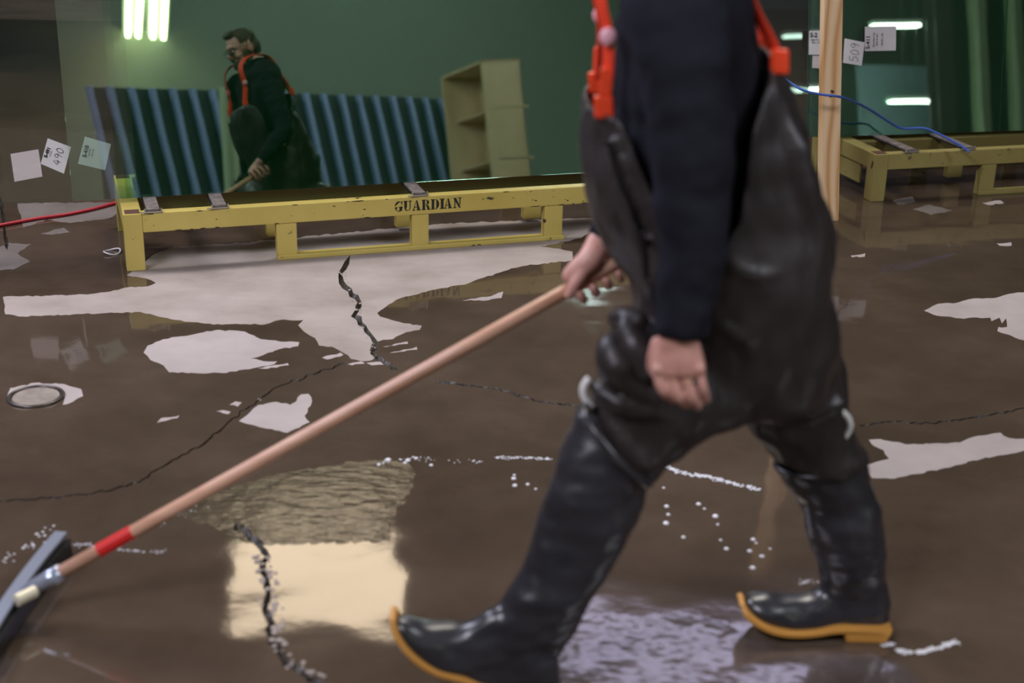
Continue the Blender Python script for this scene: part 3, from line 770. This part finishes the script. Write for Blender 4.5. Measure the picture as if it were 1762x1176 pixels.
# body (bare figure) --------------------------------------------------
bm = bmesh.new()
hr = Matrix.Rotation(R(-24), 3, 'Y')        # head bowed forward (towards -x)
def hp(x, y, z): return HEAD + hr @ Vector((x, y, z))
ellip(bm, hp(.012, 0, .03), .098, .076, .092, hr, 28)
ellip(bm, hp(-.035, 0, -.045), .058, .058, .070, hr)
ellip(bm, hp(-.062, 0, -.085), .030, .036, .024, hr)      # chin
ellip(bm, hp(-.070, 0, .035), .022, .055, .022, hr)       # brow
ellip(bm, hp(-.100, 0, -.012), .018, .012, .018, hr)      # nose
tube(bm, [hp(-.083, 0, .025), hp(-.106, 0, -.012)], [.007, .012], 10)
ellip(bm, hp(-.085, 0, -.052), .012, .024, .010, hr)      # lips
for s in (-1, 1):
    ellip(bm, hp(.018, s * .078, -.005), .020, .009, .032, hr)
    ellip(bm, hp(-.060, s * .040, -.022), .028, .022, .024, hr)   # cheeks
neckb = V(1185, -85, 2.70)
chain(bm, [(hp(.030, 0, -.03), .058), (hp(.05, 0, -.10), .056), (neckb, .064)])
loft(bm, [((1150, -75), (1230, -75), 2.70, .07), ((1120, -40), (1250, -35), 2.70, .15), ((1100, 30), (1265, 30), 2.70, .16),
          ((1085, 150), (1285, 150), 2.70, .15), ((1075, 280), (1370, 280), 2.70, .145), ((1110, 400), (1400, 400), 2.70, .15),
          ((1150, 500), (1400, 500), 2.70, .15), ((1170, 570), (1400, 580), 2.70, .13)])
chain(bm, [(sh_n, .050), (el_n, .044), ((el_n + wr_n) / 2, .042), (wr_n, .029)])
chain(bm, [(sh_f, .050), (el_f, .044), ((el_f + wr_f) / 2, .040), (wr_f, .028)])
# legs and feet inside the waders
chain(bm, [(V(1230, 520, 2.62), .09), (V(1060, 735, 2.56), .055), (V(992, 920, 2.50), .038), (V(905, 1120, 2.46), .030), (V(800, 1130, 2.46), .022), (V(735, 1112, 2.46), .018)])
chain(bm, [(V(1320, 520, 2.78), .09), (V(1392, 740, 2.78), .058), (V(1440, 880, 2.77), .040), (V(1472, 1040, 2.76), .030), (V(1400, 1064, 2.75), .022), (V(1330, 1060, 2.75), .018)])
# near hand, hanging, back of the hand towards the camera
loft(bm, [((1136, 560), (1198, 564), 2.425, .024), ((1128, 592), (1206, 596), 2.42, .021), ((1120, 622), (1214, 626), 2.415, .019), ((1120, 645), (1215, 645), 2.415, .015)], m=3)
for k, (a, b, c_) in enumerate((((1130, 640), (1140, 672), (1156, 688)), ((1154, 644), (1166, 682), (1181, 697)),
                    ((1179, 644), (1191, 682), (1201, 700)), ((1203, 640), (1211, 668), (1216, 689)))):
    r = (.0100, .0104, .0100, .0088)[k]
    chain(bm, [(V(*a, 2.412), r), (V(*b, 2.408), r * .98), (V(*c_, 2.432), r * .88)], 10)
    ellip(bm, V(a[0] + 1, a[1] - 4, 2.404), .0108, .009, .0108)
chain(bm, [(V(1132, 592, 2.44), .015), (V(1122, 628, 2.448), .012), (V(1128, 655, 2.462), .010), (V(1140, 672, 2.475), .009)], 10)
# far hand, closed round the end of the pole
def pp(x):                       # point on the pole at photo column x
    best = None
    t0, t1 = 0, 1
    for _ in range(40):
        t = (t0 + t1) / 2; p = pole0.lerp(pole1, t); v = p - CAM
        xx = PW / 2 + FPX * v.dot(RIGHT) / v.dot(FWD)
        if xx > x: t0 = t
        else: t1 = t
    return p
upv = (Vector((0, 0, 1)) - pdir * pdir.z).normalized(); yv = Vector((0, 1, 0)); yv = (yv - pdir * yv.dot(pdir)).normalized()
palm = bmesh.new()
chain(bm, [(wr_f, .028), (pp(1028) + upv * .038 - yv * .006, .027), (pp(1008) + upv * .032 - yv * .004, .024), (pp(992) + upv * .026, .020)])
chain(bm, [(pp(990) + upv * .028 + yv * .01, .013), (pp(1015) + upv * .034 + yv * .012, .015), (pp(1042) + upv * .034 + yv * .012, .014)])
for k, x in enumerate((990, 1012, 1034, 1055)):
    c_ = pp(x); r = (.0098, .0102, .0098, .0086)[k]
    chain(bm, [(c_ + upv * .030 + yv * .010, r * 1.05), (c_ + upv * .010 + yv * .030, r), (c_ - upv * .020 + yv * .024, r * 1.05), (c_ - upv * .036 + yv * .002, r * 1.1), (c_ - upv * .030 - yv * .020, r), (c_ - upv * .014 - yv * .028, r * .9)], 10)
chain(bm, [(pp(1010) + upv * .026 - yv * .022, .014), (pp(990) + upv * .010 - yv * .026, .012), (pp(974) - upv * .004 - yv * .023, .0095)], 10)
body = remesh(bm, .0042, 3)
obj('body', body, M['skin'], root)
# ring on the near hand
rg = bmesh.new(); cR = V(1183, 655, 2.411); dR = (V(1191, 682, 2.408) - V(1179, 644, 2.412)).normalized(); sR = dR.orthogonal().normalized(); tR = dR.cross(sR)
tube(rg, [cR + (sR * math.cos(t) + tR * math.sin(t)) * .0112 for t in [2 * math.pi * k / 20 for k in range(21)]], .0014, 6, cap=False)
tag(obj('finger_ring', rg, mat('gold', (.9, .7, .4), .25, 1), root, smooth=True), 'pale gold ring')
# face details
for s in (-1, 1):
    bm = bmesh.new(); ellip(bm, hp(-.082, s * .030, .012), .010, .012, .009, hr, 16); e = obj('eye', bm, M['eye'], root, smooth=True)
    bm = bmesh.new(); ellip(bm, hp(-.090, s * .031, .011), .004, .005, .005, hr, 12); obj('iris', bm, M['rubber'], e, smooth=True)
bm = bmesh.new()
ellip(bm, hp(.015, 0, .036), .102, .081, .095, hr, 28); ellip(bm, hp(.055, 0, .0), .062, .076, .078, hr, 24); ellip(bm, hp(-.035, 0, .105), .04, .052, .028, hr)
hm = remesh(bm, .006, 2); wrinkle(hm, [((45, 45, 20), .010)])
b2 = bmesh.new(); b2.from_mesh(hm)
inv = hr.inverted()
kill = []
for v in b2.verts:
    l = inv @ (v.co - HEAD)
    if (l.x < -.035 and l.z < .088 - .25 * (l.x + .035)) or l.z < -.06 or (l.x < .0 and l.z < .035) or (abs(l.y) > .06 and l.z < .02 and l.x < .03): kill.append(v)
bmesh.ops.delete(b2, geom=kill, context='VERTS')
obj('hair', b2, M['hair'], root, smooth=True)
bm = bmesh.new()
ellip(bm, hp(-.052, 0, -.072), .050, .050, .046, hr, 24)
for s in (-1, 1): ellip(bm, hp(-.012, s * .052, -.045), .034, .018, .05, hr)
ellip(bm, hp(-.088, 0, -.038), .016, .028, .008, hr)
bmsh = remesh(bm, .005, 2); wrinkle(bmsh, [((60, 60, 40), .006)])
tag(obj('beard', bmsh, M['hair'], root), 'short brown beard')
gl = bmesh.new()
for s in (-1, 1):
    tube(gl, [hp(-.100, s * (.034 + .026 * math.cos(t)), .012 + .018 * math.sin(t)) for t in [2 * math.pi * k / 20 for k in range(21)]], .0018, 6, cap=False)
    tube(gl, [hp(-.098, s * .060, .018), hp(-.04, s * .082, .018), hp(.025, s * .086, .012)], .002, 6)
tube(gl, [hp(-.102, -.010, .014), hp(-.106, 0, .018), hp(-.102, .010, .014)], .0018, 6)
gfr = tag(obj('safety_glasses', gl, M['rubber'], root, smooth=True), 'clear safety glasses with thin frame')
for s in (-1, 1):
    bm = bmesh.new(); ellip(bm, hp(-.101, s * .034, .012), .0012, .025, .017, hr, 16); obj('glasses_lens', bm, M['lens'], gfr, smooth=True)

# sweater ---------------------------------------------------------------
bm = bmesh.new()
loft(bm, [((1128, -118), (1240, -122), 2.70, .088), ((1105, -78), (1275, -70), 2.70, .17), ((1075, -10), (1290, -10), 2.70, .205), ((1062, 60), (1300, 60), 2.70, .20),
          ((1058, 150), (1315, 150), 2.70, .18), ((1062, 260), (1355, 260), 2.70, .17), ((1085, 360), (1385, 360), 2.70, .165), ((1110, 450), (1400, 450), 2.70, .15)])
loft(bm, [((1090, -50), (1235, -60), 2.56, .07), ((1066, 15), (1250, 10), 2.51, .068), ((1092, 110), (1258, 110), 2.485, .062), ((1108, 210), (1262, 210), 2.47, .06), ((1120, 300), (1264, 300), 2.46, .058),
          ((1130, 390), (1256, 390), 2.445, .056), ((1130, 470), (1242, 475), 2.435, .05), ((1127, 540), (1226, 548), 2.425, .045), ((1126, 567), (1216, 582), 2.425, .040)], m=4)
chain(bm, [(sh_f, .072), (sh_f.lerp(el_f, .5), .062), (el_f, .056), (el_f.lerp(wr_f, .5), .050), (el_f.lerp(wr_f, .93), .040)])
swm = remesh(bm, .0075, 6)
wrinkle(swm, [((9, 9, 16), .009), ((28, 28, 30), .004)])
obj('sweater', swm, M['knit'], root)

# waders ------------------------------------------------------------------
bm = bmesh.new()
loft(bm, [((1038, 60), (1290, 40), 2.70, .20), ((1018, 140), (1340, 110), 2.70, .215), ((1000, 195), (1362, 190), 2.70, .22), ((1006, 270), (1384, 270), 2.70, .225), ((1020, 345), (1414, 350), 2.70, .22),
          ((1050, 420), (1432, 430), 2.70, .215), ((1082, 490), (1428, 500), 2.70, .21), ((1098, 560), (1432, 575), 2.70, .20), ((1120, 640), (1430, 650), 2.70, .17), ((1210, 690), (1380, 700), 2.70, .10)])
loft(bm, [((1120, 520), (1330, 660), 2.65, .125), ((1062, 548), (1290, 715), 2.61, .125), ((1042, 600), (1240, 745), 2.585, .118), ((1022, 645), (1190, 775), 2.57, .108), ((1004, 690), (1150, 800), 2.56, .102), ((1000, 716), (1120, 830), 2.555, .092)])
loft(bm, [((1190, 560), (1435, 560), 2.77, .12), ((1235, 640), (1455, 640), 2.785, .125), ((1272, 715), (1452, 705), 2.785, .118), ((1310, 762), (1462, 748), 2.785, .108), ((1332, 795), (1488, 785), 2.78, .095)])
# bag of loose cloth over the near knee and seat of the far thigh
ellip(bm, V(1390, 640, 2.72), .062, .09, .07)
ellip(bm, V(1088, 640, 2.60), .072, .125, .105); ellip(bm, V(1092, 580, 2.61), .045, .10, .05)
for ridge in ([(1080, 556, 2.50, .012), (1096, 596, 2.475, .016), (1118, 640, 2.465, .012)],
              [(1052, 590, 2.50, .010), (1062, 630, 2.475, .016), (1090, 668, 2.465, .014), (1140, 690, 2.46, .010)],
              [(1022, 662, 2.50, .012), (1050, 690, 2.465, .017), (1090, 706, 2.455, .016), (1150, 712, 2.46, .010)],
              [(1030, 700, 2.50, .012), (1070, 750, 2.46, .015), (1115, 800, 2.46, .016), (1150, 790, 2.47, .010)],
              [(1062, 548, 2.56, .020), (1085, 545, 2.52, .018), (1110, 552, 2.49, .014)],
              [(1335, 170, 2.57, .012), (1372, 290, 2.54, .022), (1402, 400, 2.55, .020), (1400, 480, 2.55, .012)],
              [(1240, 440, 2.487, .010), (1300, 472, 2.49, .018), (1372, 452, 2.52, .012)],
              [(1245, 560, 2.49, .010), (1300, 600, 2.51, .018), (1330, 665, 2.56, .018), (1345, 725, 2.63, .012)],
              [(1430, 560, 2.68, .012), (1400, 600, 2.64, .020), (1350, 640, 2.64, .016)],
              [(1450, 690, 2.70, .014), (1400, 712, 2.665, .020), (1340, 720, 2.665, .014)],
              [(1040, 240, 2.53, .012), (1062, 330, 2.50, .018), (1100, 420, 2.49, .014), (1110, 480, 2.49, .010)]):
    off_ = .010 if ridge[0][0] < 1100 and ridge[0][1] > 500 else .004
    P_ = [tuple(V(x, y, Y + off_)) + (rr,) for x, y, Y, rr in ridge]; P_ = cr(P_, 4)
    tube(bm, [p[:3] for p in P_], [p[3] for p in P_], 10)
wm = remesh(bm, .0085, 3)
wrinkle(wm, [((6, 6, 5.5), .024), ((13, 13, 10), .010), ((28, 28, 18), .005)])
b2 = bmesh.new(); b2.from_mesh(wm); kill = []
def rim(px):                    # height in photo rows of the bib's top edge across the near side
    pts = [(990, 175), (1022, 165), (1062, 175), (1085, 230), (1115, 310), (1145, 378), (1200, 400), (1245, 330), (1262, 200), (1275, 168), (1300, 110), (1318, 70), (1345, 112), (1400, 120)]
    for (x0, y0), (x1, y1) in zip(pts, pts[1:]):
        if x0 <= px <= x1: return y0 + (y1 - y0) * (px - x0) / (x1 - x0)
    return 150
for v in b2.verts:
    # judge every vertex by its place in the lateral mid plane, so both sides get the same cut
    c_ = Vector((v.co.x, 2.70, v.co.z)) - CAM
    px_ = PW / 2 + FPX * c_.dot(RIGHT) / c_.dot(FWD); py_ = PH / 2 - FPX * c_.dot(UP) / c_.dot(FWD)
    if py_ < rim(px_) and py_ < 440: kill.append(v)
bmesh.ops.delete(b2, geom=kill, context='VERTS')
bed = [v for v in b2.verts if v.is_boundary]
for _ in range(10):
    new = {}
    for v in bed:
        nb = [e.other_vert(v) for e in v.link_edges if e.is_boundary]
        if len(nb) == 2: new[v] = v.co * .4 + (nb[0].co + nb[1].co) * .3
    for v, c_ in new.items(): v.co = c_
wo = obj('waders', b2, M['wader'], root, smooth=True)
sd = wo.modifiers.new('thick', 'SOLIDIFY'); sd.thickness = .006; sd.offset = -1
# suspenders
def strap(side):
    yy = lambda y: y if side < 0 else 5.40 - y
    pts = [V(1040, 172, 2.60), V(1046, 120, 2.585), V(1046, 62, 2.575), V(1034, 0, 2.575), V(1040, -50, 2.58), V(1085, -100, 2.585), V(1160, -122, 2.59), V(1230, -105, 2.59), V(1272, -45, 2.60), V(1297, 15, 2.60), V(1322, 62, 2.60), V(1338, 100, 2.60)]
    pts = [Vector((p.x, yy(p.y), p.z)) for p in pts]
    wd = Vector((.55, side * .83, 0)) if side < 0 else Vector((.55, .83, 0))
    o = obj('suspender_strap', tube(bmesh.new(), cr(pts, 5), 0, 10, flat=((.60, side * .8, 0), .0165, .003)), M['elastic'], root, smooth=True)
    f, bk = pts[0], pts[-1]; Zv = Vector((0, 0, 1))
    b3 = bmesh.new(); box(b3, f + Vector((-.018, side * .018 - .008, -.030)), (.036, 0, 0), (0, .014, 0), (-.004, 0, .042), bevel=.005)
    box(b3, f + Vector((-.012, side * .018 - .006, .012)), (.024, 0, 0), (0, .010, 0), (0, 0, .05), bevel=.004)
    tag(obj('clip', b3, M['clipplastic'], o, smooth=False), 'orange plastic clip')
    b3 = bmesh.new(); ellip(b3, pts[2] + Vector((0, side * .012, 0)), .016, .009, .017); tag(obj('buckle', b3, M['buckle'], o, smooth=True), 'pale pink strap buckle')
    b3 = bmesh.new(); box(b3, bk + Vector((-.014, side * .014 - .008, -.026)), (.034, 0, 0), (0, .014, 0), (-.004, 0, .045), bevel=.005)
    tag(obj('clip', b3, M['clipplastic'], o), 'orange plastic clip')
strap(-1); strap(1)

# boots ---------------------------------------------------------------------
def boot(shaft, foot, top_ring, sole, heel, Yc, label):
    bm = bmesh.new(); loft(bm, shaft, m=4); loft(bm, foot, m=4)
    me = remesh(bm, .006, 4); wrinkle(me, [((8, 8, 14), .010), ((22, 22, 34), .004)])
    b = obj('boot', me, M['boot'], root)
    if label: tag(b, label)
    # outsole: slab under the foot, wider than the upper
    bm = bmesh.new(); prev = None
    N = 12
    def ctr(x, y, hw):
        p = V(x, y, Yc - hw); return (p.x, Yc, max(p.z, .0), hw + .004)
    path = cr([ctr(x, y, hw) for x, y, hw in sole], 5); rings = []
    for i, q_ in enumerate(path):
        p = Vector(q_[:3]); a = Vector(path[max(i - 1, 0)][:3]); c_ = Vector(path[min(i + 1, len(path) - 1)][:3])
        d = (c_ - a).normalized(); nn = Vector((0, 1, 0)).cross(d).normalized()
        if nn.z < 0: nn = -nn
        hw, tk = q_[3], .012
        rings.append([bm.verts.new(p + Vector((0, -hw, 0))), bm.verts.new(p + Vector((0, hw, 0))), bm.verts.new(p + Vector((0, hw, 0)) + nn * tk), bm.verts.new(p + Vector((0, -hw, 0)) + nn * tk)])
    for a, c_ in zip(rings, rings[1:]):
        for k in range(4): bm.faces.new((a[k], a[(k + 1) % 4], c_[(k + 1) % 4], c_[k]))
    bm.faces.new(rings[0][::-1]); bm.faces.new(rings[-1])
    so = obj('sole', bm, M['gum'], b); bv = so.modifiers.new('b', 'BEVEL'); bv.width = .003; bv.segments = 2
    hb = bmesh.new(); hpts = [Vector((V(x, y, Yc - .042).x, Yc, max(.0, V(x, y, Yc - .042).z))) for x, y in heel]; a = []; c_ = []
    for p in hpts: a.append(hb.verts.new(p + Vector((0, -.044, 0)))); c_.append(hb.verts.new(p + Vector((0, .044, 0))))
    hb.faces.new(a); hb.faces.new(c_[::-1])
    for k in range(len(a)): hb.faces.new((a[k], a[(k + 1) % len(a)], c_[(k + 1) % len(a)], c_[k]))
    ho = obj('heel', hb, M['gum'], b); bv = ho.modifiers.new('b', 'BEVEL'); bv.width = .004; bv.segments = 2
    # rolled top edge
    bm = bmesh.new(); L, Rr, hd = V(*top_ring[0], Yc + top_ring[3]), V(*top_ring[1], Yc + top_ring[3]), top_ring[2]
    cc, aa = (L + Rr) / 2, (Rr - L) / 2
    tube(bm, [cc + aa * math.cos(t) + Vector((0, hd, 0)) * math.sin(t) for t in [2 * math.pi * k / 36 for k in range(37)]], .007, 8, cap=False)
    obj('top_band', bm, M['boot'], b, smooth=True)
    return b
boot([((1003, 700), (1122, 832), 2.555, .074), ((975, 752), (1112, 850), 2.54, .072), ((948, 815), (1094, 900), 2.525, .070), ((926, 890), (1062, 960), 2.51, .066), ((903, 960), (1022, 1030), 2.49, .060),
      ((868, 1025), (985, 1090), 2.475, .052), ((838, 1060), (958, 1135), 2.465, .046), ((830, 1090), (945, 1180), 2.46, .042)],
     [((676, 1066), (684, 1106), 2.46, .022), ((692, 1063), (708, 1128), 2.46, .036), ((722, 1072), (740, 1150), 2.46, .046), ((760, 1076), (780, 1168), 2.46, .050), ((802, 1068), (822, 1184), 2.46, .048), ((845, 1045), (862, 1200), 2.46, .042), ((885, 1050), (905, 1216), 2.46, .040), ((925, 1075), (936, 1226), 2.46, .039), ((958, 1120), (962, 1210), 2.46, .030)],
     ((1005, 705), (1120, 828), .074, 0),
     [(669, 1066, .022), (676, 1094, .036), (692, 1120, .046), (716, 1144, .052), (750, 1164, .054), (792, 1176, .052), (835, 1192, .046), (880, 1210, .043), (925, 1228, .042), (965, 1236, .034)],
     [(880, 1210), (900, 1246), (955, 1256), (972, 1234)], 2.46, 'black rubber boot of the front leg, toe raised')
boot([((1334, 800), (1492, 790), 2.78, .075), ((1352, 838), (1502, 830), 2.775, .073), ((1378, 885), (1514, 880), 2.77, .070), ((1398, 940), (1522, 938), 2.765, .064), ((1408, 985), (1528, 990), 2.76, .056),
      ((1412, 1015), (1532, 1035), 2.755, .048), ((1415, 1045), (1534, 1070), 2.75, .044), ((1420, 1075), (1530, 1092), 2.75, .040)],
     [((1278, 1036), (1284, 1058), 2.75, .020), ((1288, 1025), (1298, 1072), 2.75, .036), ((1312, 1020), (1324, 1085), 2.75, .047), ((1345, 1024), (1356, 1094), 2.75, .050), ((1385, 1026), (1392, 1096), 2.75, .046), ((1420, 1008), (1428, 1096), 2.75, .040), ((1465, 1010), (1470, 1100), 2.75, .039), ((1505, 1030), (1508, 1102), 2.75, .038), ((1526, 1050), (1527, 1094), 2.75, .028)],
     ((1336, 802), (1490, 788), .074, .03),
     [(1272, 1040, .020), (1280, 1060, .036), (1298, 1077, .046), (1328, 1092, .052), (1362, 1098, .053), (1400, 1097, .048), (1440, 1091, .043), (1485, 1091, .042), (1520, 1093, .040), (1534, 1090, .030)],
     [(1454, 1092), (1455, 1113), (1492, 1116), (1524, 1112), (1535, 1090)], 2.735, 'black rubber boot of the rear leg, flat on the floor')
# white highlights at the knees, modelled as pale loops
for (L, T_, Rr, Yk) in (((1014, 652), (1004, 672), (1018, 702), 2.50), ((1444, 706), (1462, 730), (1446, 758), 2.71)):
    bm = bmesh.new(); tube(bm, [V((1-t)**2*L[0]+2*t*(1-t)*(2*T_[0]-(L[0]+Rr[0])/2)+t*t*Rr[0], (1-t)**2*L[1]+2*t*(1-t)*T_[1]+t*t*Rr[1], Yk) for t in [k/14 for k in range(15)]], .0075, 10)
    tag(obj('knee_highlight', bm, M['whitemetal'], root, smooth=True), 'pale highlight at the knee')

# ------------------------------------------------------------------ floor squeegee
sqz = thing('floor_squeegee', 'long wooden-handled floor squeegee with red tape, held by the worker', 'squeegee', Vector((sq.x, sq.y, 0)))
jend = pole0.lerp(pole1, .965)
hd = obj('handle', tube(bmesh.new(), [pole0 - pdir * -.0, pole0.lerp(jend, .3), pole0.lerp(jend, .7), jend], .0150, 18), M['handle'], sqz, smooth=False)
for p_ in hd.data.polygons: p_.use_smooth = len(p_.vertices) == 4
def on_pole(x):
    return pp(x)
obj('tape', tube(bmesh.new(), [pp(229), pp(171)], .0163, 18), M['tape'], hd, smooth=False)
obj('socket', tube(bmesh.new(), [pp(106), pp(84), pp(60), pole1], [.019, .0185, .017, .012], 16), M['steel'], sqz, smooth=True)
e0, e1_ = gz(100, 926, .05), gz(-50, 1142, .05); e0.z = e1_.z = 0
sd_ = (e1_ - e0).normalized(); sn = Vector((-sd_.y, sd_.x, 0));
if sn.x < 0: sn = -sn
path = []
LL = (e1_ - e0).length
for k in range(21):
    t = k / 20; bow = .012 * (1 - (2 * t - 1) ** 2); path.append(e0 + sd_ * LL * t - sn * bow)
bm = bmesh.new(); bm2 = bmesh.new()
def strip(bmx, off, z0, z1, th):
    rings = []
    for i, p in enumerate(path):
        d = (path[min(i + 1, 20)] - path[max(i - 1, 0)]).normalized(); s_ = Vector((-d.y, d.x, 0))
        if s_.x < 0: s_ = -s_
        a = p + s_ * off
        rings.append([bmx.verts.new(a + Vector((0, 0, z0))), bmx.verts.new(a + s_ * th + Vector((0, 0, z0))), bmx.verts.new(a + s_ * th + Vector((0, 0, z1))), bmx.verts.new(a + Vector((0, 0, z1)))])
    for a, b in zip(rings, rings[1:]):
        for k in range(4): bmx.faces.new((a[k], a[(k + 1) % 4], b[(k + 1) % 4], b[k]))
    bmx.faces.new(rings[0][::-1]); bmx.faces.new(rings[-1])
strip(bm, 0, .034, .066, .016); strip(bm, -.006, .060, .068, .030)
obj('channel', bm, M['steel'], sqz)
strip(bm2, .006, 0, .036, .008); strip(bm2, .020, .004, .050, .012)
obj('rubber_blade', bm2, M['rubber'], sqz)
bm = bmesh.new(); cb_ = gz(44, 1026, .07); tube(bm, [cb_ + Vector((-.014, -.02, 0)), cb_ + Vector((.014, .02, 0))], .014, 14)
tag(obj('bolt', bm, M['bolt'], sqz, smooth=False), 'pale brass clamp bolt')
bm = bmesh.new(); tube(bm, [gz(96, 938, .05), gz(60, 985, .05), gz(30, 1030, .055)], .006, 8)
obj('brace', bm, M['steel'], sqz, smooth=True)

# ------------------------------------------------------------------ foam and water beads
def dome(bm, c, r, h):
    bmesh.ops.create_icosphere(bm, subdivisions=1, radius=1, matrix=Matrix.Translation(c) @ Matrix.Diagonal((r, r, h, 1)))
BUB = [(1147,872,5),(1150,886,4),(1146,901,6),(1202,868,5),(1212,876,3),(1231,889,6),(1176,925,4),(1235,903,3),(1250,945,5),(1296,929,5),(1290,949,5),(1311,958,5),(1295,978,6),(1301,935,3),(884,824,5),(886,836,5),(908,834,4),(922,842,3),(885,818,3),(668,792,6),(652,800,4),(702,793,5),(716,789,4),(742,801,4),(697,797,4),(1142,840,3),(1325,945,3),(1240,930,3)]
first = None
for x, y, r in BUB:
    c = gz(x, y); s_ = r * c.length / FPX * 1.0
    if first is None:
        bm = bmesh.new(); bmesh.ops.create_icosphere(bm, subdivisions=2, radius=1, matrix=Matrix.Diagonal((1, 1, .6, 1)))
        first = obj('foam_bubble', bm, M['foam'], smooth=True); o = first
        tag(o, 'small white foam bubble floating on the wet floor between and beside the legs', 'bubble', 'foam bubbles')
    else: o = first.copy(); COL.objects.link(o)
    o.location = c; o.scale = (s_, s_, s_)
    wh = 'at left of the gap between the legs' if 1100 < x < 1190 else 'mid gap between the legs' if 1190 <= x < 1245 else 'in front of the rear boot' if x >= 1245 else 'just left of the front leg' if x > 860 else 'at the right end of the rippled water'
    o['label'] = 'small white foam bubble ' + wh; o['group'] = 'foam bubbles ' + wh
groups_ = {}
for o in list(COL.objects):
    if o.name.startswith('foam_bubble'): groups_.setdefault(o['group'], []).append(o)
for g_, os_ in groups_.items():
    os_.sort(key=lambda o: o.location.x / o.location.y)
    for k, o in enumerate(os_):
        o['label'] = o['label'].replace('small white foam bubble', ['leftmost', 'second', 'third', 'fourth', 'fifth', 'sixth', 'seventh', 'eighth'][k] + ('' if k == 0 else ' from left') + ' white bubble')
def froth(pts, n, wpx, rpx, label, seed=1, mt='foam', nm='foam_streak', ct='foam'):
    rnd = random.Random(seed); bm = bmesh.new(); P = cr(pts, 12)
    for k in range(n):
        t = rnd.random() * (len(P) - 1); i = int(t); f = t - i
        x = P[i][0] * (1 - f) + P[min(i + 1, len(P) - 1)][0] * f; y = P[i][1] * (1 - f) + P[min(i + 1, len(P) - 1)][1] * f
        c = gz(x + rnd.gauss(0, wpx), y + rnd.gauss(0, wpx * .5)); r = rnd.uniform(.35, 1) * rpx * c.length / FPX
        dome(bm, c, r, r * .45)
    tag(obj(nm, bm, M[mt], smooth=mt == 'foam'), label, ct, kind='stuff')
froth([(1148, 804), (1180, 816), (1215, 820), (1260, 832), (1308, 843)], 200, 2.5, 4, 'white foam streak on the floor between the legs', 2)
froth([(852, 788), (900, 788), (950, 791)], 80, 2, 3, 'thin white foam streak left of the front leg', 3)
froth([(660, 793), (720, 789), (770, 792), (835, 797)], 36, 4, 3, 'broken foam beads trailing right of the rippled patch', 4)
froth([(115, 940), (150, 938), (200, 946), (280, 950)], 90, 3, 2.6, 'foam line behind the red tape of the handle', 5)
froth([(15, 965), (40, 945), (70, 925), (100, 905)], 26, 8, 4, 'loose foam flecks left of the squeegee head', 6)
froth([(230, 915), (270, 900), (320, 880), (340, 870)], 34, 10, 2.6, 'foam flecks along the left edge of the rippled patch', 7)
froth([(1546, 1120), (1580, 1123), (1615, 1115), (1645, 1106)], 190, 3, 4, 'bright foam streak behind the rear heel', 8)
froth([(1522, 1110), (1538, 1108)], 20, 3, 4, 'foam blob touching the rear heel', 9)
froth([(1370, 1003), (1400, 1001)], 18, 4, 3, 'foam fleck beside the rear ankle', 10)
froth([(452, 955), (462, 985), (470, 1010), (468, 1040), (480, 1075), (482, 1105), (505, 1135), (540, 1165)], 70, 9, 8, 'pale crumbs of broken concrete along the near crack', 11, 'dry', 'concrete_crumbs', 'rubble')
froth([(590, 470), (612, 515), (620, 560), (644, 600)], 30, 4, 4, 'pale crumbs of concrete along the crack below the yellow rack', 12, 'dry', 'concrete_crumbs', 'rubble')
